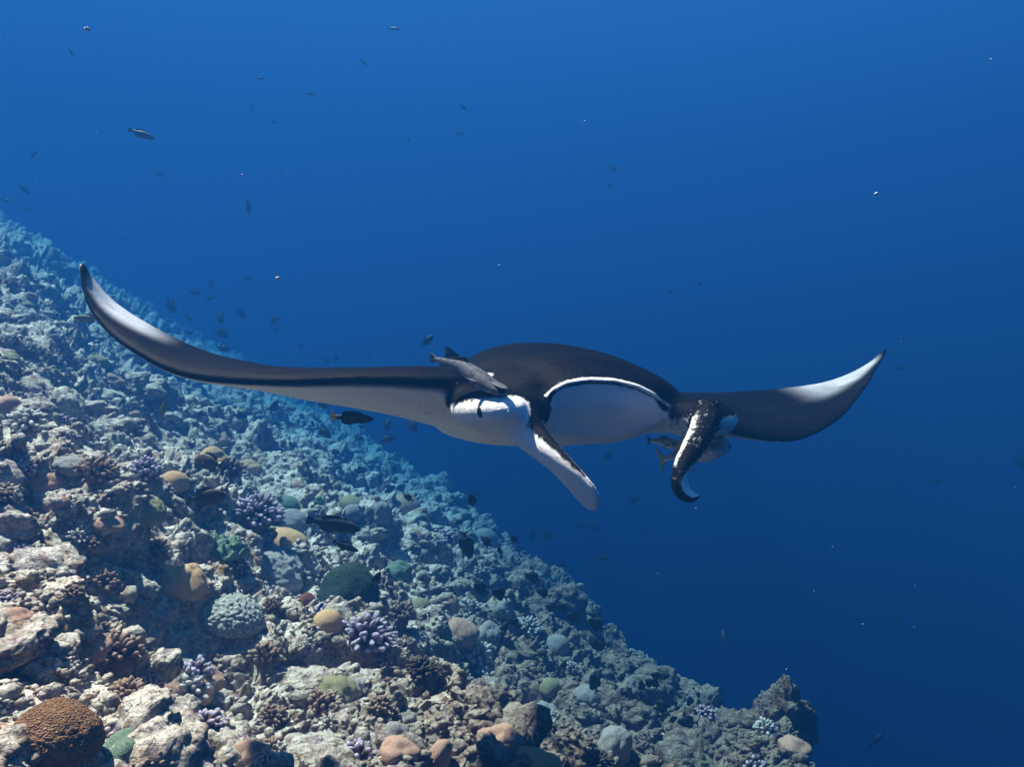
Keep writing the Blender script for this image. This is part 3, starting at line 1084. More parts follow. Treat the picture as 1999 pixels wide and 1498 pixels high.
# rolled cephalic fin on the far side: dark and mottled, bright inner rim, hooked tip
tube([(1382, 800, 2.30), (1372, 838, 2.22), (1352, 876, 2.14), (1334, 908, 2.09), (1324, 938, 2.07), (1328, 960, 2.06), (1342, 972, 2.06), (1357, 971, 2.06), (1367, 965, 2.06)],
     [.042, .036, .030, .024, .020, .018, .015, .011, .006],
     [.05, .045, .04, .036, .033, .03, .026, .02, .010],
     lambda q, ca, sa: (float(np.clip(np.interp(q, [0, .45, .6, 1], [.16, .20, .12, .05]) + max((-.86 - ca) * 3 * (.08 < q < .42), (ca - np.interp(q, [.3, .5, 1], [.8, .15, .3])) * 2.2 * (q > .3)), 0, 1)), 0, 1.0), 64, 24)

# join, remesh into one continuous skin and smooth
AV = np.vstack(pieces_V)
AA = np.vstack(pieces_A)
AF, off = [], 0
for v, f in zip(pieces_V, pieces_F):
    AF += [tuple(int(i) + off for i in q) for q in f]
    off += len(v)
tmp = bpy.data.objects.new('tmp', mesh_from('tmp', AV, AF, None))
col.objects.link(tmp)
bm = bmesh.new()
bm.from_mesh(tmp.data)
bmesh.ops.recalc_face_normals(bm, faces=bm.faces)
bm.to_mesh(tmp.data)
bm.free()
rm = tmp.modifiers.new('r', 'REMESH')
rm.mode = 'VOXEL'
rm.voxel_size = .0075
GROW = .020


def grow(amount):
    d = tmp.modifiers.new('d', 'DISPLACE')
    d.direction = 'NORMAL'
    d.mid_level = 0
    d.strength = amount


def soften(k):
    d = tmp.modifiers.new('s', 'SMOOTH')
    d.factor = .5
    d.iterations = k


soften(3)
grow(GROW)
rm = tmp.modifiers.new('r2', 'REMESH')
rm.mode = 'VOXEL'
rm.voxel_size = .0062
soften(12)
grow(-GROW)
soften(5)
dg = bpy.context.evaluated_depsgraph_get()
me = bpy.data.meshes.new_from_object(tmp.evaluated_get(dg))
bpy.data.objects.remove(tmp)
me.name = 'manta_ray'
nvt = len(me.vertices)
# the slit of the closed mouth, pressed into the skin just below the lip
slit = np.array([loc_px(s, head_f(s) + .004, np.interp(col_of(s, head_f(s)), lip_px, lip_py) + 7) for s in np.linspace(.215, -.228, 160)])
kds = KDTree(len(slit))
for i, v in enumerate(slit.tolist()):
    kds.insert(v, i)
kds.balance()
slit_w = np.zeros(nvt)
co = np.zeros(nvt * 3, np.float32)
me.vertices.foreach_get('co', co)
co = co.reshape(-1, 3)
kd = KDTree(len(AV))
for i, v in enumerate(AV.tolist()):
    kd.insert(v, i)
kd.balance()
for i, v in enumerate(co.tolist()):
    if v[1] < 2.5 and abs(v[0] - .26) < .35:
        d = kds.find(v)[2]
        if d < .030:
            slit_w[i] = math.exp(-(d / .0062) ** 2)
nrm_ = np.zeros(nvt * 3, np.float32)
me.vertices.foreach_get('normal', nrm_)
co = co - (HX * .018)[None] * slit_w[:, None]
me.vertices.foreach_set('co', co.astype(np.float32).ravel())
me.update()
att = np.zeros((nvt, 3))
for i, v in enumerate(co.tolist()):
    near = kd.find_n(v, 6)
    w = [1 / (d + 1e-4) for _, _, d in near]
    a = 0
    for (_, k, d), ww in zip(near, w):
        a = a + AA[k] * ww
    att[i] = a / sum(w)
# shoulder flashes and dark blotch by the mouth corner, in the animal's own coordinates
rel = co - C0
s_ = rel @ RX
f_ = rel @ HX
z_ = rel[:, 2]


def spot(p, r):
    d = np.sqrt(((co - np.array(p)) ** 2).sum(1))
    return sstep(1.0, .45, d / r)


att[:, 0] = np.maximum(att[:, 0], .62 * spot(at(948, 722, 2.25), .04))
att[:, 0] = np.maximum(att[:, 0], .75 * spot(at(1366, 754, 2.50), .05))
att[:, 0] = np.minimum(att[:, 0], 1 - .62 * spot(at(1278, 818, 2.24), .055))
att[:, 0] = np.minimum(att[:, 0], 1 - .8 * spot(at(1304, 806, 2.27), .022))
att[:, 0] *= 1 - np.clip(slit_w * 2.2, 0, 1)
ca = me.color_attributes.new('skin', 'FLOAT_COLOR', 'POINT')
buf = np.ones((nvt, 4), np.float32)
buf[:, :3] = att
ca.data.foreach_set('color', buf.ravel())
me.polygons.foreach_set('use_smooth', np.ones(len(me.polygons), dtype=bool))

m, n, l, bs = new_mat('manta_skin')
at_ = n.new('ShaderNodeAttribute')
at_.attribute_name = 'skin'
sep = n.new('ShaderNodeSeparateColor')
l.new(at_.outputs['Color'], sep.inputs[0])
tc = n.new('ShaderNodeTexCoord')
n1 = noise_node(n, l, tc.outputs['Object'], 70, 5, .75)
n2 = noise_node(n, l, tc.outputs['Object'], 9, 4, .6)
# mottled border: white mask + noise * amount
sub = n.new('ShaderNodeMath')
sub.operation = 'SUBTRACT'
sub.inputs[1].default_value = .5
l.new(n1.outputs['Fac'], sub.inputs[0])
amt = n.new('ShaderNodeMath')
amt.operation = 'MULTIPLY_ADD'
amt.inputs[1].default_value = 1.5
amt.inputs[2].default_value = .14
l.new(sep.outputs['Blue'], amt.inputs[0])
mul = n.new('ShaderNodeMath')
mul.operation = 'MULTIPLY'
l.new(sub.outputs[0], mul.inputs[0])
l.new(amt.outputs[0], mul.inputs[1])
add = n.new('ShaderNodeMath')
add.operation = 'ADD'
l.new(sep.outputs['Red'], add.inputs[0])
l.new(mul.outputs[0], add.inputs[1])
wmask = ramp_node(n, l, add.outputs[0], [(.26, 0.0), (.74, 1.0)], 'EASE')
dark = mix_node(n, l, n2.outputs['Fac'], (.0010, .0010, .0013), (.0028, .0028, .0034))
ns = n.new('ShaderNodeMapping')
ns.inputs['Scale'].default_value = (1.2, 4.5, 3.0)
l.new(tc.outputs['Object'], ns.inputs['Vector'])
n6 = noise_node(n, l, ns.outputs[0], 3.0, 6, .7)
sm_ = ramp_node(n, l, n6.outputs['Fac'], [(.52, 0.0), (.75, .55)])
dark = mix_node(n, l, sm_, dark, (.010, .010, .0115))
# pale flash, streaked
n3 = noise_node(n, l, tc.outputs['Object'], 6, 5, .65)
pr = ramp_node(n, l, n3.outputs['Fac'], [(.3, .5), (.62, 1.0)])
pm = n.new('ShaderNodeMath')
pm.operation = 'MULTIPLY'
l.new(sep.outputs['Green'], pm.inputs[0])
l.new(pr, pm.inputs[1])
dark2 = mix_node(n, l, pm.outputs[0], dark, (.50, .52, .56))
n4 = noise_node(n, l, tc.outputs['Object'], 5, 4, .6)
white = mix_node(n, l, n4.outputs['Fac'], (.58, .565, .53), (.82, .81, .78))
c = mix_node(n, l, wmask, dark2, white)
l.new(c, bs.inputs['Base Color'])
bs.inputs['Roughness'].default_value = .55
bs.inputs['Specular IOR Level'].default_value = .015
b = bump_node(n, l, n1.outputs['Fac'], .35, .006)
b = bump_node(n, l, n6.outputs['Fac'], .25, .03, b)
l.new(b, bs.inputs['Normal'])
M_manta = m
me.materials.clear()
me.materials.append(M_manta)
manta = link('manta_ray', me, label='black and white manta ray gliding above the reef with curled wing tips', category='manta ray')

M_eye = plain_material('eye_black', (.006, .006, .008), (.012, .012, .014), 60, .12, .6)
M_black = plain_material('manta_black', (.0012, .0012, .0015), (.003, .003, .0035), 20, .55, .2)


def small_ell(name, center, rad, axes, mat, parent, sub=3, label=None):
    V, F = ico(sub)
    Wd = np.array(center) + V[:, :1] * rad[0] * axes[0] + V[:, 1:2] * rad[1] * axes[1] + V[:, 2:] * rad[2] * axes[2]
    return link(name, mesh_from(name, Wd, F, mat), parent, label=label)


def on_manta(px, py):
    d = ray(px, py).normalized()
    ok, loc, nor, idx = manta.ray_cast(Vector((0, 0, 0)), d)
    return (loc, nor) if ok else (None, None)


bpy.context.view_layer.update()


def disc_on_skin(name, px, py, rx, ry, ang, mat, bulge=.35, label=None):
    loc, nor = on_manta(px, py)
    if loc is None:
        return
    nor = np.array(nor)
    t = np.cross(UZ, nor)
    t /= np.linalg.norm(t)
    u = np.cross(nor, t)
    ca_, sa_ = math.cos(ang), math.sin(ang)
    a1, a2 = t * ca_ + u * sa_, -t * sa_ + u * ca_
    k = loc.y / FPX
    return small_ell(name, np.array(loc) - nor * .002, (rx * k, ry * k, max(.003, min(rx, ry) * k * bulge)), (a1, a2, nor), mat, manta, 3, label)


disc_on_skin('eye', 936, 806, 7, 11, .12, M_eye, .8)
small_ell('eye', eyeL - RX * .048 - HX * .005 + UZ * .004, (.012, .016, .016), (RX, HX, UZ), M_eye, manta)
for gx, gy, gl, ga in [(836, 807, 16, .42), (893, 830, 11, .2), (938, 842, 14, .2), (866, 800, 7, .5), (820, 796, 5, .5)]:
    disc_on_skin('gill_slit', gx, gy, gl, 1.8, -ga, M_black, .3)
disc_on_skin('nostril', 1314, 783, 7, 3, -.5, M_eye, .3)

# dorsal fin and tail whip
fp = [np.array(at(*p)) for p in [(862, 716, 3.26), (872, 690, 3.30), (870, 677, 3.33), (876, 679, 3.34), (892, 692, 3.36), (905, 704, 3.40), (905, 722, 3.40)]]
Vd = []
for sgn in (-1, 1):
    for i, p in enumerate(fp):
        Vd.append(p + RX * sgn * (.004 if 1 <= i <= 4 else .012))
nf = len(fp)
Fd = [tuple(range(nf)), tuple(range(2 * nf - 1, nf - 1, -1))] + [(i, i + nf, (i + 1) % nf + nf, (i + 1) % nf) for i in range(nf)]
link('dorsal_fin', mesh_from('dorsal_fin', np.array(Vd), Fd, M_black, smooth=False), manta)
tl = catmull([loc3(.06, -.80, -.170), loc3(.06, -1.0, -.13), loc3(.05, -1.4, -.07), loc3(.03, -1.9, -.03)], 30)
rings = np.zeros((30, 10, 3))
for i in range(30):
    a = np.arange(10) / 10 * 2 * np.pi
    r = .022 * (1 - i / 30) + .003
    rings[i] = tl[i] + RX * (np.cos(a) * r)[:, None] + UZ * (np.sin(a) * r)[:, None]
V, F = closed_loft(rings)
link('tail', mesh_from('tail', V, F, M_black), manta)


# ------------------------------------------------------------------ fish
def fish_body(prof, L=1.0, width=.45, n=22, m=14, bend=0.0):
    """prof = list of (x 0 nose..1 tail root, upper, lower) in body lengths; nose at +X"""
    pr = catmull(np.array(prof, float), n)
    rings = np.zeros((n, m, 3))
    a = np.linspace(0, 2 * np.pi, m, endpoint=False)
    for i in range(n):
        x, up, lo = pr[i]
        h = (up + lo) / 2
        zc_ = (up - lo) / 2
        rings[i, :, 0] = (.5 - x) * L
        rings[i, :, 1] = np.cos(a) * max(h, .002) * width * (1.0 if x < .6 else 1 - .5 * (x - .6) / .4) + bend * (x - .3) ** 2
        rings[i, :, 2] = zc_ + np.sin(a) * max(h, .002)
    return closed_loft(rings)


def fin_plate(outline, th=.006, bend=0.0):
    """outline in (x, z); thin solid plate in the fish's mid plane"""
    o = np.array(outline, float)
    k = len(o)
    V = []
    for sgn in (-1, 1):
        for x, z in o:
            V.append((x, sgn * th * .5 + bend * (.5 - x - .3) ** 2, z))
    F = [tuple(range(k)), tuple(range(2 * k - 1, k - 1, -1))] + [(i, i + k, (i + 1) % k + k, (i + 1) % k) for i in range(k)]
    return np.array(V), F


OVAL = [(0, .005, .005), (.06, .085, .07), (.16, .155, .14), (.32, .215, .21), (.5, .215, .22), (.68, .15, .155), (.82, .065, .07), (.9, .04, .04)]
DEEP = [(0, .005, .005), (.05, .08, .07), (.16, .17, .16), (.34, .245, .24), (.52, .24, .245), (.70, .15, .155), (.84, .055, .06), (.9, .04, .04)]
SLIM = [(0, .004, .004), (.06, .055, .045), (.18, .10, .09), (.38, .135, .125), (.58, .12, .115), (.76, .075, .075), (.88, .048, .048), (.92, .045, .045)]
FUSI = [(0, .004, .004), (.06, .035, .03), (.2, .07, .065), (.42, .09, .085), (.62, .075, .07), (.8, .04, .04), (.92, .026, .026)]


def fish_set(kind, mats):
    mb, mf = mats
    P_ = {'oval': OVAL, 'deep': DEEP, 'slim': SLIM, 'fusiform': FUSI}[kind]
    w = {'oval': .42, 'deep': .36, 'slim': .55, 'fusiform': .8}[kind]
    mh = max(p[1] for p in P_)
    out = {}
    V, F = fish_body(P_, 1.0, w)
    out['body'] = mesh_from('reef_fish', V, F, mb)
    tr = P_[-1][1]
    x0 = .5 - P_[-1][0] + .02
    if kind == 'slim':
        tail = [(x0, tr * .8), (x0 - .07, tr * 1.5), (x0 - .15, tr * 2.1), (x0 - .155, 0), (x0 - .15, -tr * 2.1), (x0 - .07, -tr * 1.5), (x0, -tr * .8)]
    else:
        tail = [(x0, tr * .8), (x0 - .06, tr * 2.0), (x0 - .19, mh * .95 + .03), (x0 - .14, mh * .35), (x0 - .11, 0), (x0 - .14, -mh * .35), (x0 - .19, -mh * .95 - .03), (x0 - .06, -tr * 2.0), (x0, -tr * .8)]
    V, F = fin_plate(tail, .008)
    out['tail_fin'] = mesh_from('tail_fin', V, F, mf, False)
    hh = mh
    V, F = fin_plate([(.24, hh * .70), (.16, hh * 1.18), (.02, hh * 1.34), (-.14, hh * 1.26), (-.27, hh * 1.02), (-.30, hh * .55), (-.20, hh * .45), (0, hh * .8), (.14, hh * .8)], .008)
    out['dorsal_fin'] = mesh_from('dorsal_fin', V, F, mf, False)
    V, F = fin_plate([(.02, -hh * .8), (-.06, -hh * 1.24), (-.18, -hh * 1.18), (-.28, -hh * .95), (-.30, -hh * .5), (-.20, -hh * .5), (-.08, -hh * .8)], .008)
    out['anal_fin'] = mesh_from('anal_fin', V, F, mf, False)
    yw = mh * w
    V, F = fin_plate([(.20, -.01), (.06, .04), (.02, 0), (.05, -.06), (.16, -.06)], .006)
    V[:, 1] += yw * .95 + (.20 - V[:, 0]) * .35
    out['pectoral_fin'] = mesh_from('pectoral_fin', V, F, mf, False)
    V, F = ico(2)
    V = V * np.array([.022, .012, .022]) + np.array([.5 - .12, np.interp(.12, [p[0] for p in P_], [(p[1] + p[2]) / 2 for p in P_]) * w * .86, mh * .18])
    out['eye'] = mesh_from('eye', V, F, M_eye)
    return out


M_fdark = plain_material('dark_fish_skin', (.014, .016, .018), (.035, .038, .04), 6, .45, .35)
M_fgrey = plain_material('grey_fish_skin', (.035, .04, .045), (.06, .065, .065), 6, .45, .35)
M_folive = plain_material('olive_fish_skin', (.09, .085, .03), (.16, .14, .05), 6, .45, .35)
M_fyel = plain_material('yellow_fin', (.62, .38, .02), (.70, .46, .05), 10, .5, .3)
M_fblue = plain_material('blue_fish_skin', (.02, .06, .55), (.05, .16, .80), 6, .4, .4)
M_fbrown = plain_material('brown_fish_skin', (.05, .035, .022), (.085, .06, .035), 6, .45, .35)
SETS = {'oval_dark': fish_set('oval', (M_fdark, M_fdark)), 'deep_dark': fish_set('deep', (M_fdark, M_fdark)), 'slim_dark': fish_set('slim', (M_fdark, M_fdark)),
        'fusi_grey': fish_set('fusiform', (M_fgrey, M_fgrey)), 'slim_olive': fish_set('slim', (M_folive, M_folive)), 'slim_yellowtail': fish_set('slim', (M_fdark, M_fdark)),
        'fusi_blue': fish_set('fusiform', (M_fblue, M_fblue)), 'slim_grey': fish_set('slim', (M_fgrey, M_fgrey)), 'oval_brown': fish_set('oval', (M_fbrown, M_fbrown))}
SETS['slim_yellowtail']['tail_fin'] = SETS['slim_yellowtail']['tail_fin'].copy()
SETS['slim_yellowtail']['tail_fin'].materials[0] = M_fyel


def put_fish(kind, px, py, lpx, ang, Y, label, group=None, name='reef_fish', yaw=0.0):
    S = SETS[kind]
    o = link(name, S['body'], label=label, category='fish', group=group)
    for part in ('tail_fin', 'dorsal_fin', 'anal_fin'):
        link(part, S[part], o)
    if lpx >= 22:
        for sgn in (1, -1):
            p = link('pectoral_fin', S['pectoral_fin'], o)
            p.scale = (1, sgn, 1)
            e = link('eye', S['eye'], o)
            e.scale = (1, sgn, 1)
    zmax = ZTOP - .25
    if (H0 / 2 - py) / FPX * Y > zmax:               # stay inside the water
        Y = zmax * FPX / (H0 / 2 - py)
    a = math.radians(ang)
    fwd = Vector((math.cos(a) * math.cos(yaw), math.sin(yaw), math.sin(a) * math.cos(yaw))).normalized()
    up = Vector((0, 0, 1)) if abs(fwd.z) < .8 else Vector((1 if fwd.x <= 0 else -1, 0, .6))
    if abs(fwd.z) >= .8:
        up = Vector((math.copysign(1, random.uniform(-1, 1)), .2, .3))
    yv = up.cross(fwd).normalized()
    zv = fwd.cross(yv).normalized()
    R = Matrix((fwd, yv, zv)).transposed().to_4x4()
    s = lpx / 1.12 * Y / FPX / max(.6, math.cos(yaw))
    o.matrix_world = Matrix.Translation(at(px, py, Y)) @ R @ Matrix.Scale(s, 4)
    return o


# single fish one can tell apart
put_fish('slim_yellowtail', 690, 817, 90, -4, 2.9, 'dark wrasse with bright yellow tail swimming below the wing', name='wrasse')
put_fish('slim_olive', 168, 622, 58, 178, 4.6, 'slender olive fish half hidden behind the raised wing tip', name='wrasse')
put_fish('slim_olive', 318, 800, 44, -108, 4.2, 'small yellow-olive fish diving head first at the slope', name='wrasse', yaw=.2)
put_fish('fusi_blue', 625, 1186, 34, 232, 2.55, 'tiny bright blue cleaner fish above the pale tan coral ball', name='cleaner_fish')
put_fish('slim_grey', 278, 262, 58, -20, 6.2, 'grey parrotfish alone high in the open water', name='parrotfish')
put_fish('oval_brown', 405, 972, 78, 4, 3.3, 'dark brown surgeonfish hiding beside the wide lilac finger coral', name='surgeonfish', yaw=.3)
put_fish('oval_brown', 408, 903, 70, 168, 3.9, 'dark brown fish tucked under the rough grey boulder', name='surgeonfish', yaw=.4)
put_fish('slim_dark', 655, 1026, 112, -14, 3.35, 'large black surgeonfish close over the coral, biggest fish on the slope', name='surgeonfish', yaw=.2)
put_fish('slim_dark', 676, 1068, 58, -22, 3.2, 'black fish resting on the coral above the very dark green dome', name='surgeonfish')
put_fish('oval_dark', 735, 1130, 34, 60, 3.1, 'small black fish peeping out beside the very dark green dome', name='surgeonfish')
put_fish('oval_dark', 912, 1066, 64, -78, 4.6, 'black fish standing on its head beside the hazy grey dome', name='surgeonfish', yaw=.3)
put_fish('oval_dark', 797, 972, 26, 150, 5.0, 'small dark fish in front of the tall pinkish dome')
put_fish('deep_dark', 1342, 1411, 46, 176, 5.0, 'black oval fish beside the crusted knoll at the slope foot')
put_fish('slim_dark', 1712, 1445, 42, 40, 7.0, 'slim dark fish alone in deep blue water beyond the outcrop')
put_fish('oval_dark', 1413, 1246, 28, 88, 6.2, 'dark fish seen end-on in open water above the knoll', yaw=1.0)
put_fish('oval_dark', 835, 665, 32, 42, 6.0, 'dark fish swimming upward just behind the dorsal fin')
put_fish('slim_dark', 1003, 1446, 34, 120, 4.0, 'dark fish slipping into the rubble near the orange-tan lump')

g1 = 'dark oval fish hugging the lower edge of the slope'
for x, y, s_px, a, Y in [(938, 1150, 38, 140, 4.4), (975, 1161, 40, 148, 4.5), (1040, 1128, 38, 160, 5.2), (1060, 1158, 34, 156, 5.2), (1078, 1186, 30, 172, 5.6), (1118, 1206, 32, 150, 5.2), (1163, 1220, 40, 138, 5.1),
                         (1160, 1256, 36, 122, 5.0), (1003, 1215, 22, 35, 4.6), (984, 1226, 26, 62, 4.4), (1100, 1300, 24, 70, 4.8), (1160, 1335, 44, 108, 4.7), (1252, 1341, 28, 92, 5.2), (1280, 1336, 28, 100, 5.4), (1298, 1322, 24, 22, 5.6),
                         (1293, 1381, 36, 136, 5.1), (1215, 1322, 22, 60, 5.2), (1347, 1372, 28, 95, 5.8), (895, 1020, 20, 30, 6.0)]:
    put_fish('deep_dark', x, y, s_px, a, Y, 'small black oval fish hugging the lower edge of the slope', g1, yaw=random.uniform(-.4, .4))
g2 = 'dim oval fish between the wing and the slope'
for x, y, s_px, a, Y in [(335, 597, 40, -58, 7.4), (381, 571, 28, -22, 8.4), (370, 622, 22, -40, 8.6), (412, 553, 22, 80, 9.2), (407, 582, 22, 2, 9.2), (430, 620, 30, -78, 7.8), (470, 613, 30, -50, 7.6), (432, 652, 34, -28, 7.4), (370, 650, 20, 0, 8.8),
                         (436, 680, 32, -14, 7.4), (537, 625, 28, 45, 8.6), (540, 643, 14, 80, 9.4), (588, 676, 15, 92, 9.0), (638, 706, 18, 88, 9.0), (656, 700, 18, 60, 8.8), (535, 795, 34, 62, 6.8), (630, 790, 30, -40, 7.0), (650, 812, 24, 90, 6.6),
                         (757, 830, 30, 82, 6.6), (805, 830, 38, -62, 6.2), (757, 858, 36, 196, 6.4), (633, 845, 40, -34, 6.0), (750, 800, 13, 0, 8.0), (485, 545, 16, 10, 9.6), (812, 880, 14, 80, 8.0)]:
    put_fish('oval_dark', x, y, s_px, a, Y * 1.30, 'dim oval fish hovering over the far slope behind the wing', g2, yaw=random.uniform(-.4, .4))
g3 = 'faint small fish high in the blue water over the reef'
for x, y, s_px, a, Y in [(138, 100, 20, -70, 8.5), (67, 300, 24, 58, 7.5), (47, 370, 28, -45, 7.2), (12, 391, 26, -30, 7.2), (312, 340, 24, -45, 8.0), (485, 403, 34, 88, 7.6), (55, 408, 20, 0, 9.0), (508, 152, 22, -8, 9.5), (607, 183, 24, -4, 9.0), (492, 208, 20, 84, 9.5),
                         (535, 237, 20, 0, 9.6), (125, 450, 14, 40, 9.5), (130, 468, 14, 90, 9.5), (245, 466, 16, 20, 9.5), (710, 122, 20, -45, 9.5), (770, 55, 26, -14, 9.8), (905, 210, 22, -30, 9.6), (900, 261, 20, 0, 9.6), (798, 274, 15, 60, 10)]:
    put_fish('slim_dark', x, y, s_px, a, Y * 1.35, 'faint small fish high in the blue water over the reef', g3, yaw=random.uniform(-.4, .4))
g4 = 'faint dark fish in the open blue water off the reef'
for x, y, s_px, a, Y in [(1197, 328, 22, -50, 9.6), (1190, 363, 16, 70, 10), (1310, 570, 16, 50, 9.5), (1366, 553, 14, 70, 9.5), (1187, 890, 28, 45, 7.6), (1237, 978, 28, 18, 8.2), (930, 963, 20, 10, 8.2), (1040, 1045, 26, 88, 7.8), (1068, 1048, 28, -45, 7.8),
                         (1010, 1073, 20, -50, 7.8), (1158, 1030, 24, -20, 8.2), (1130, 1027, 18, 0, 8.8), (1178, 1090, 28, 0, 7.4), (1100, 1105, 24, -28, 7.4), (1255, 1033, 18, 0, 9.2), (1355, 1337, 26, -45, 7.0), (1990, 905, 34, -45, 7.6), (1830, 940, 26, 14, 8.8),
                         (1748, 950, 20, 60, 9.5), (1845, 1010, 16, 0, 9.5), (1925, 1140, 18, 80, 9.5), (1750, 1212, 26, -50, 8.6), (1940, 1420, 20, -20, 9), (1955, 1388, 16, 10, 9.5), (1760, 718, 22, 20, 9.5), (1290, 1250, 18, 90, 8.5), (1000, 1095, 22, 80, 7.6)]:
    put_fish('oval_dark', x, y, s_px, a, Y * 1.35, 'faint dark fish in the open blue water off the reef', g4, yaw=random.uniform(-.4, .4))


# more of the same schools, a hand's breadth off the edge of the slope
for i in range(10):
    x = random.uniform(880, 1330)
    y = float(np.interp(x, CX, CPY)) + random.uniform(-30, 70)
    put_fish('deep_dark', x, y, random.uniform(18, 32), random.choice([150, 140, 160, 100, 30]) + random.uniform(-15, 15), random.uniform(4.4, 5.6), 'small black oval fish hugging the lower edge of the slope', g1, yaw=random.uniform(-.5, .5))
for i in range(22):
    x = random.uniform(330, 880)
    y = float(np.interp(x, CX, CPY)) + random.uniform(-60, 90)
    if y < 760 and x > 420:
        y = random.uniform(790, 900)
    put_fish('oval_dark', x, y, random.uniform(14, 28), random.uniform(-80, 80), random.uniform(8.0, 11.5), 'dim oval fish hovering over the far slope behind the wing', g2, yaw=random.uniform(-.5, .5))


# ------------------------------------------------------------------ remoras
def remora_mat(name, back, belly):
    m, n, l, bs = new_mat(name)
    at_ = n.new('ShaderNodeAttribute')
    at_.attribute_name = 'tip'
    tc = n.new('ShaderNodeTexCoord')
    a = noise_node(n, l, tc.outputs['Object'], 60, 3, .6)
    f = ramp_node(n, l, a.outputs['Fac'], [(.3, .5), (.7, 1.5)])
    c = mix_node(n, l, at_.outputs['Fac'], back, belly)
    c = mix_node(n, l, 1.0, c, f, 'MULTIPLY')
    l.new(c, bs.inputs['Base Color'])
    bs.inputs['Roughness'].default_value = .6
    bs.inputs['Specular IOR Level'].default_value = .04
    return m


M_rem = remora_mat('remora_skin', (.05, .057, .068), (.22, .23, .24))
M_rem2 = remora_mat('pale_remora_skin', (.26, .28, .26), (.62, .63, .58))
M_remfin = plain_material('remora_fin', (.045, .05, .06), (.085, .09, .10), 30, .5, .3)
M_remfin2 = plain_material('yellowish_fin', (.30, .28, .12), (.40, .37, .18), 30, .5, .3)


def remora(pts, rad, up, mat, finmat, label, name='remora', tail=1.0):
    """pts nose to tail (world), rad = half widths; a flat-topped head with sucker disc, paired fins and a forked tail"""
    n_, m_ = 40, 18
    Cc = catmull(pts, n_)
    tan = np.gradient(Cc, axis=0)
    r = np.interp(np.linspace(0, 1, n_), np.linspace(0, 1, len(rad)), rad)
    rings = np.zeros((n_, m_, 3))
    A = np.zeros((n_, m_))
    a = np.linspace(0, 2 * np.pi, m_, endpoint=False)
    fr = []
    for i in range(n_):
        t = tan[i] / np.linalg.norm(tan[i])
        b = np.cross(t, up)
        b /= np.linalg.norm(b)
        u = np.cross(b, t)
        fr.append((t, b, u))
        fl = np.interp(i / n_, [0, .2, .5, 1], [.55, .75, 1.0, 1.2])
        rings[i] = Cc[i] + b * (np.cos(a) * r[i])[:, None] + u * (np.sin(a) * r[i] * fl)[:, None]
        A[i] = sstep(.1, -.5, np.sin(a))
    V, F = closed_loft(rings)
    me = mesh_from(name, V, F, mat)
    at2 = me.attributes.new('tip', 'FLOAT', 'POINT')
    at2.data.foreach_set('value', np.concatenate([A.ravel(), [.5, .5]]).astype(np.float32))
    o = link(name, me, label=label, category='fish')

    def plate(nm, outline, i, ax1, ax2, nrm, th=.0035, mt=None):
        c = Cc[i]
        k = len(outline)
        Vp = [c + ax1 * x + ax2 * y + nrm * (sg * th * .5) for sg in (-1, 1) for x, y in outline]
        Fp = [tuple(range(k)), tuple(range(2 * k - 1, k - 1, -1))] + [(q, q + k, (q + 1) % k + k, (q + 1) % k) for q in range(k)]
        link(nm, mesh_from(nm, np.array(Vp), Fp, mt or finmat, False), o)
    R_ = max(rad)
    t, b, u = fr[int(n_ * .30)]
    for sg in (1, -1):
        plate('pectoral_fin', [(-.2 * R_, .7 * R_), (.8 * R_, 1.35 * R_), (1.5 * R_, 1.5 * R_), (1.1 * R_, 1.0 * R_), (.6 * R_, .6 * R_)], int(n_ * .30), t, b * sg, u)
    t, b, u = fr[int(n_ * .66)]
    plate('dorsal_fin', [(-1.6 * R_, .3 * R_), (-1.1 * R_, 1.3 * R_), (.2 * R_, .9 * R_), (2.0 * R_, .35 * R_), (2.0 * R_, 0)], int(n_ * .66), t, u, b)
    plate('anal_fin', [(-1.4 * R_, -.3 * R_), (-.9 * R_, -1.2 * R_), (.3 * R_, -.8 * R_), (2.0 * R_, -.3 * R_), (2.0 * R_, 0)], int(n_ * .66), t, u, b)
    t, b, u = fr[-1]
    plate('tail_fin', [(-.4 * R_, .12 * R_), (.5 * R_, .5 * R_), (1.1 * R_, tail * R_), (.8 * R_, 0), (1.1 * R_, -tail * R_), (.5 * R_, -.5 * R_), (-.4 * R_, -.12 * R_)], n_ - 1, t, u, b)
    # sucker disc on top of the head
    t, b, u = fr[int(n_ * .10)]
    V, F = ico(3)
    cc = Cc[int(n_ * .12)] + u * r[int(n_ * .12)] * .78
    Vd = cc + V[:, :1] * (R_ * 1.15) * t + V[:, 1:2] * (R_ * .5) * b + V[:, 2:] * (R_ * .12) * u
    link('sucker_disc', mesh_from('sucker_disc', Vd, F, finmat), o)
    for sg in (1, -1):
        k = int(n_ * .10)
        t, b, u = fr[k]
        V, F = ico(2)
        link('eye', mesh_from('eye', Cc[k] + b * sg * r[k] * .95 + V * R_ * .11, F, M_eye), o)
    return o


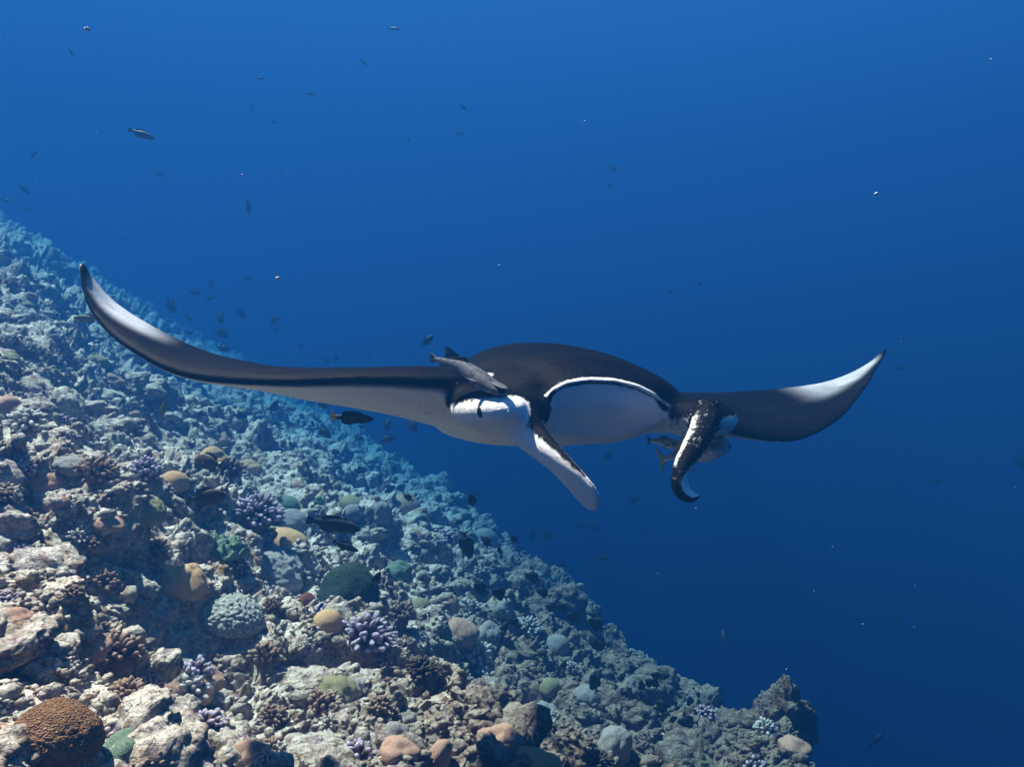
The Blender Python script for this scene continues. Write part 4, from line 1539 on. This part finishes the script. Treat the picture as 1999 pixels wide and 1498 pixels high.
remora([np.array(at(*p)) for p in [(986, 769, 1.955), (962, 756, 1.985), (935, 738, 2.02), (905, 718, 2.06), (875, 708, 2.10), (850, 701, 2.14)]],
       [.008, .019, .023, .0245, .023, .019, .014, .010, .007, .0045], np.array([.35, -.55, .75]), M_rem, M_remfin, 'grey remora riding on the black back above the eye', tail=.45)
remora([np.array(at(*p)) for p in [(1404, 880, 2.30), (1392, 872, 2.38), (1372, 876, 2.48), (1345, 884, 2.60), (1318, 891, 2.74), (1296, 897, 2.86)]],
       [.012, .042, .052, .051, .045, .033, .024, .015, .009, .006], np.array([-.15, -.3, 1]), M_rem2, M_remfin2, 'pale round-headed remora hanging under the hooked head fin')
remora([np.array(at(*p)) for p in [(1338, 876, 2.92), (1318, 869, 2.98), (1295, 863, 3.06), (1270, 860, 3.14)]],
       [.004, .016, .022, .022, .019, .014, .009, .005], np.array([0, -.3, 1]), M_rem2, M_remfin, 'second slimmer remora tucked under the white belly')

# ------------------------------------------------------------------ drifting specks
M_snow = plain_material('drifting_specks', (.42, .43, .42), (.55, .55, .54), 50, .8, .2)
V0, F0 = ico(1)
SV, SF, off = [], [], 0
for i in range(120):
    Y = .7 + 5.5 * random.random() ** 1.5
    p = at(random.uniform(-300, 2300), random.uniform(-200, 1650), Y)
    hit = on_reef(W0 / 2 + FPX * p.x / p.y, H0 / 2 - FPX * p.z / p.y)
    if hit is not None and hit.y < Y + .2:
        continue
    s = .0007 * math.exp(random.gauss(0, .45)) * (.5 + Y * .35)
    SV.append(V0 * s * np.array([1, 1, random.uniform(.5, 1.4)]) + np.array(p))
    SF.append(F0 + off)
    off += len(V0)
for x, y, s, Y in [(542, 543, .006, 2.2), (170, 56, .008, 2.2), (1142, 236, .003, 2.0), (1711, 378, .006, 2.2), (473, 341, .003, 2.0), (1935, 115, .003, 2.0)]:
    SV.append(V0 * s * np.array([1, 1, .8]) + np.array(at(x, y, Y)))
    SF.append(F0 + off)
    off += len(V0)
link('marine_snow', mesh_from('marine_snow', np.vstack(SV), np.vstack(SF), M_snow), kind='stuff', label='tiny pale specks drifting in the water', category='specks')

# ------------------------------------------------------------------ the water itself
m = bpy.data.materials.new('sea_water')
m.use_nodes = True
m.node_tree.nodes.clear()
vo = m.node_tree.nodes.new('ShaderNodeVolumePrincipled')
vo.inputs['Color'].default_value = (*WATER_COLOR, 1)
vo.inputs['Absorption Color'].default_value = (*WATER_ABSORB, 1)
vo.inputs['Density'].default_value = WATER_DENSITY
vo.inputs['Anisotropy'].default_value = .15
mo = m.node_tree.nodes.new('ShaderNodeOutputMaterial')
m.node_tree.links.new(vo.outputs[0], mo.inputs['Volume'])
zmin = float(P[:, 2].min()) - 1.0
bx0, bx1, by0, by1, bz0, bz1 = -42.0, 42.0, -20.0, 48.0, zmin, ZTOP
V = np.array([(x, y, z) for z in (bz0, bz1) for y in (by0, by1) for x in (bx0, bx1)])
F = [(0, 2, 3, 1), (4, 5, 7, 6), (0, 1, 5, 4), (2, 6, 7, 3), (0, 4, 6, 2), (1, 3, 7, 5)]
haze = link('haze', mesh_from('haze', V, F, m, False), kind='stuff', label='clear blue sea water filling the scene', category='water')
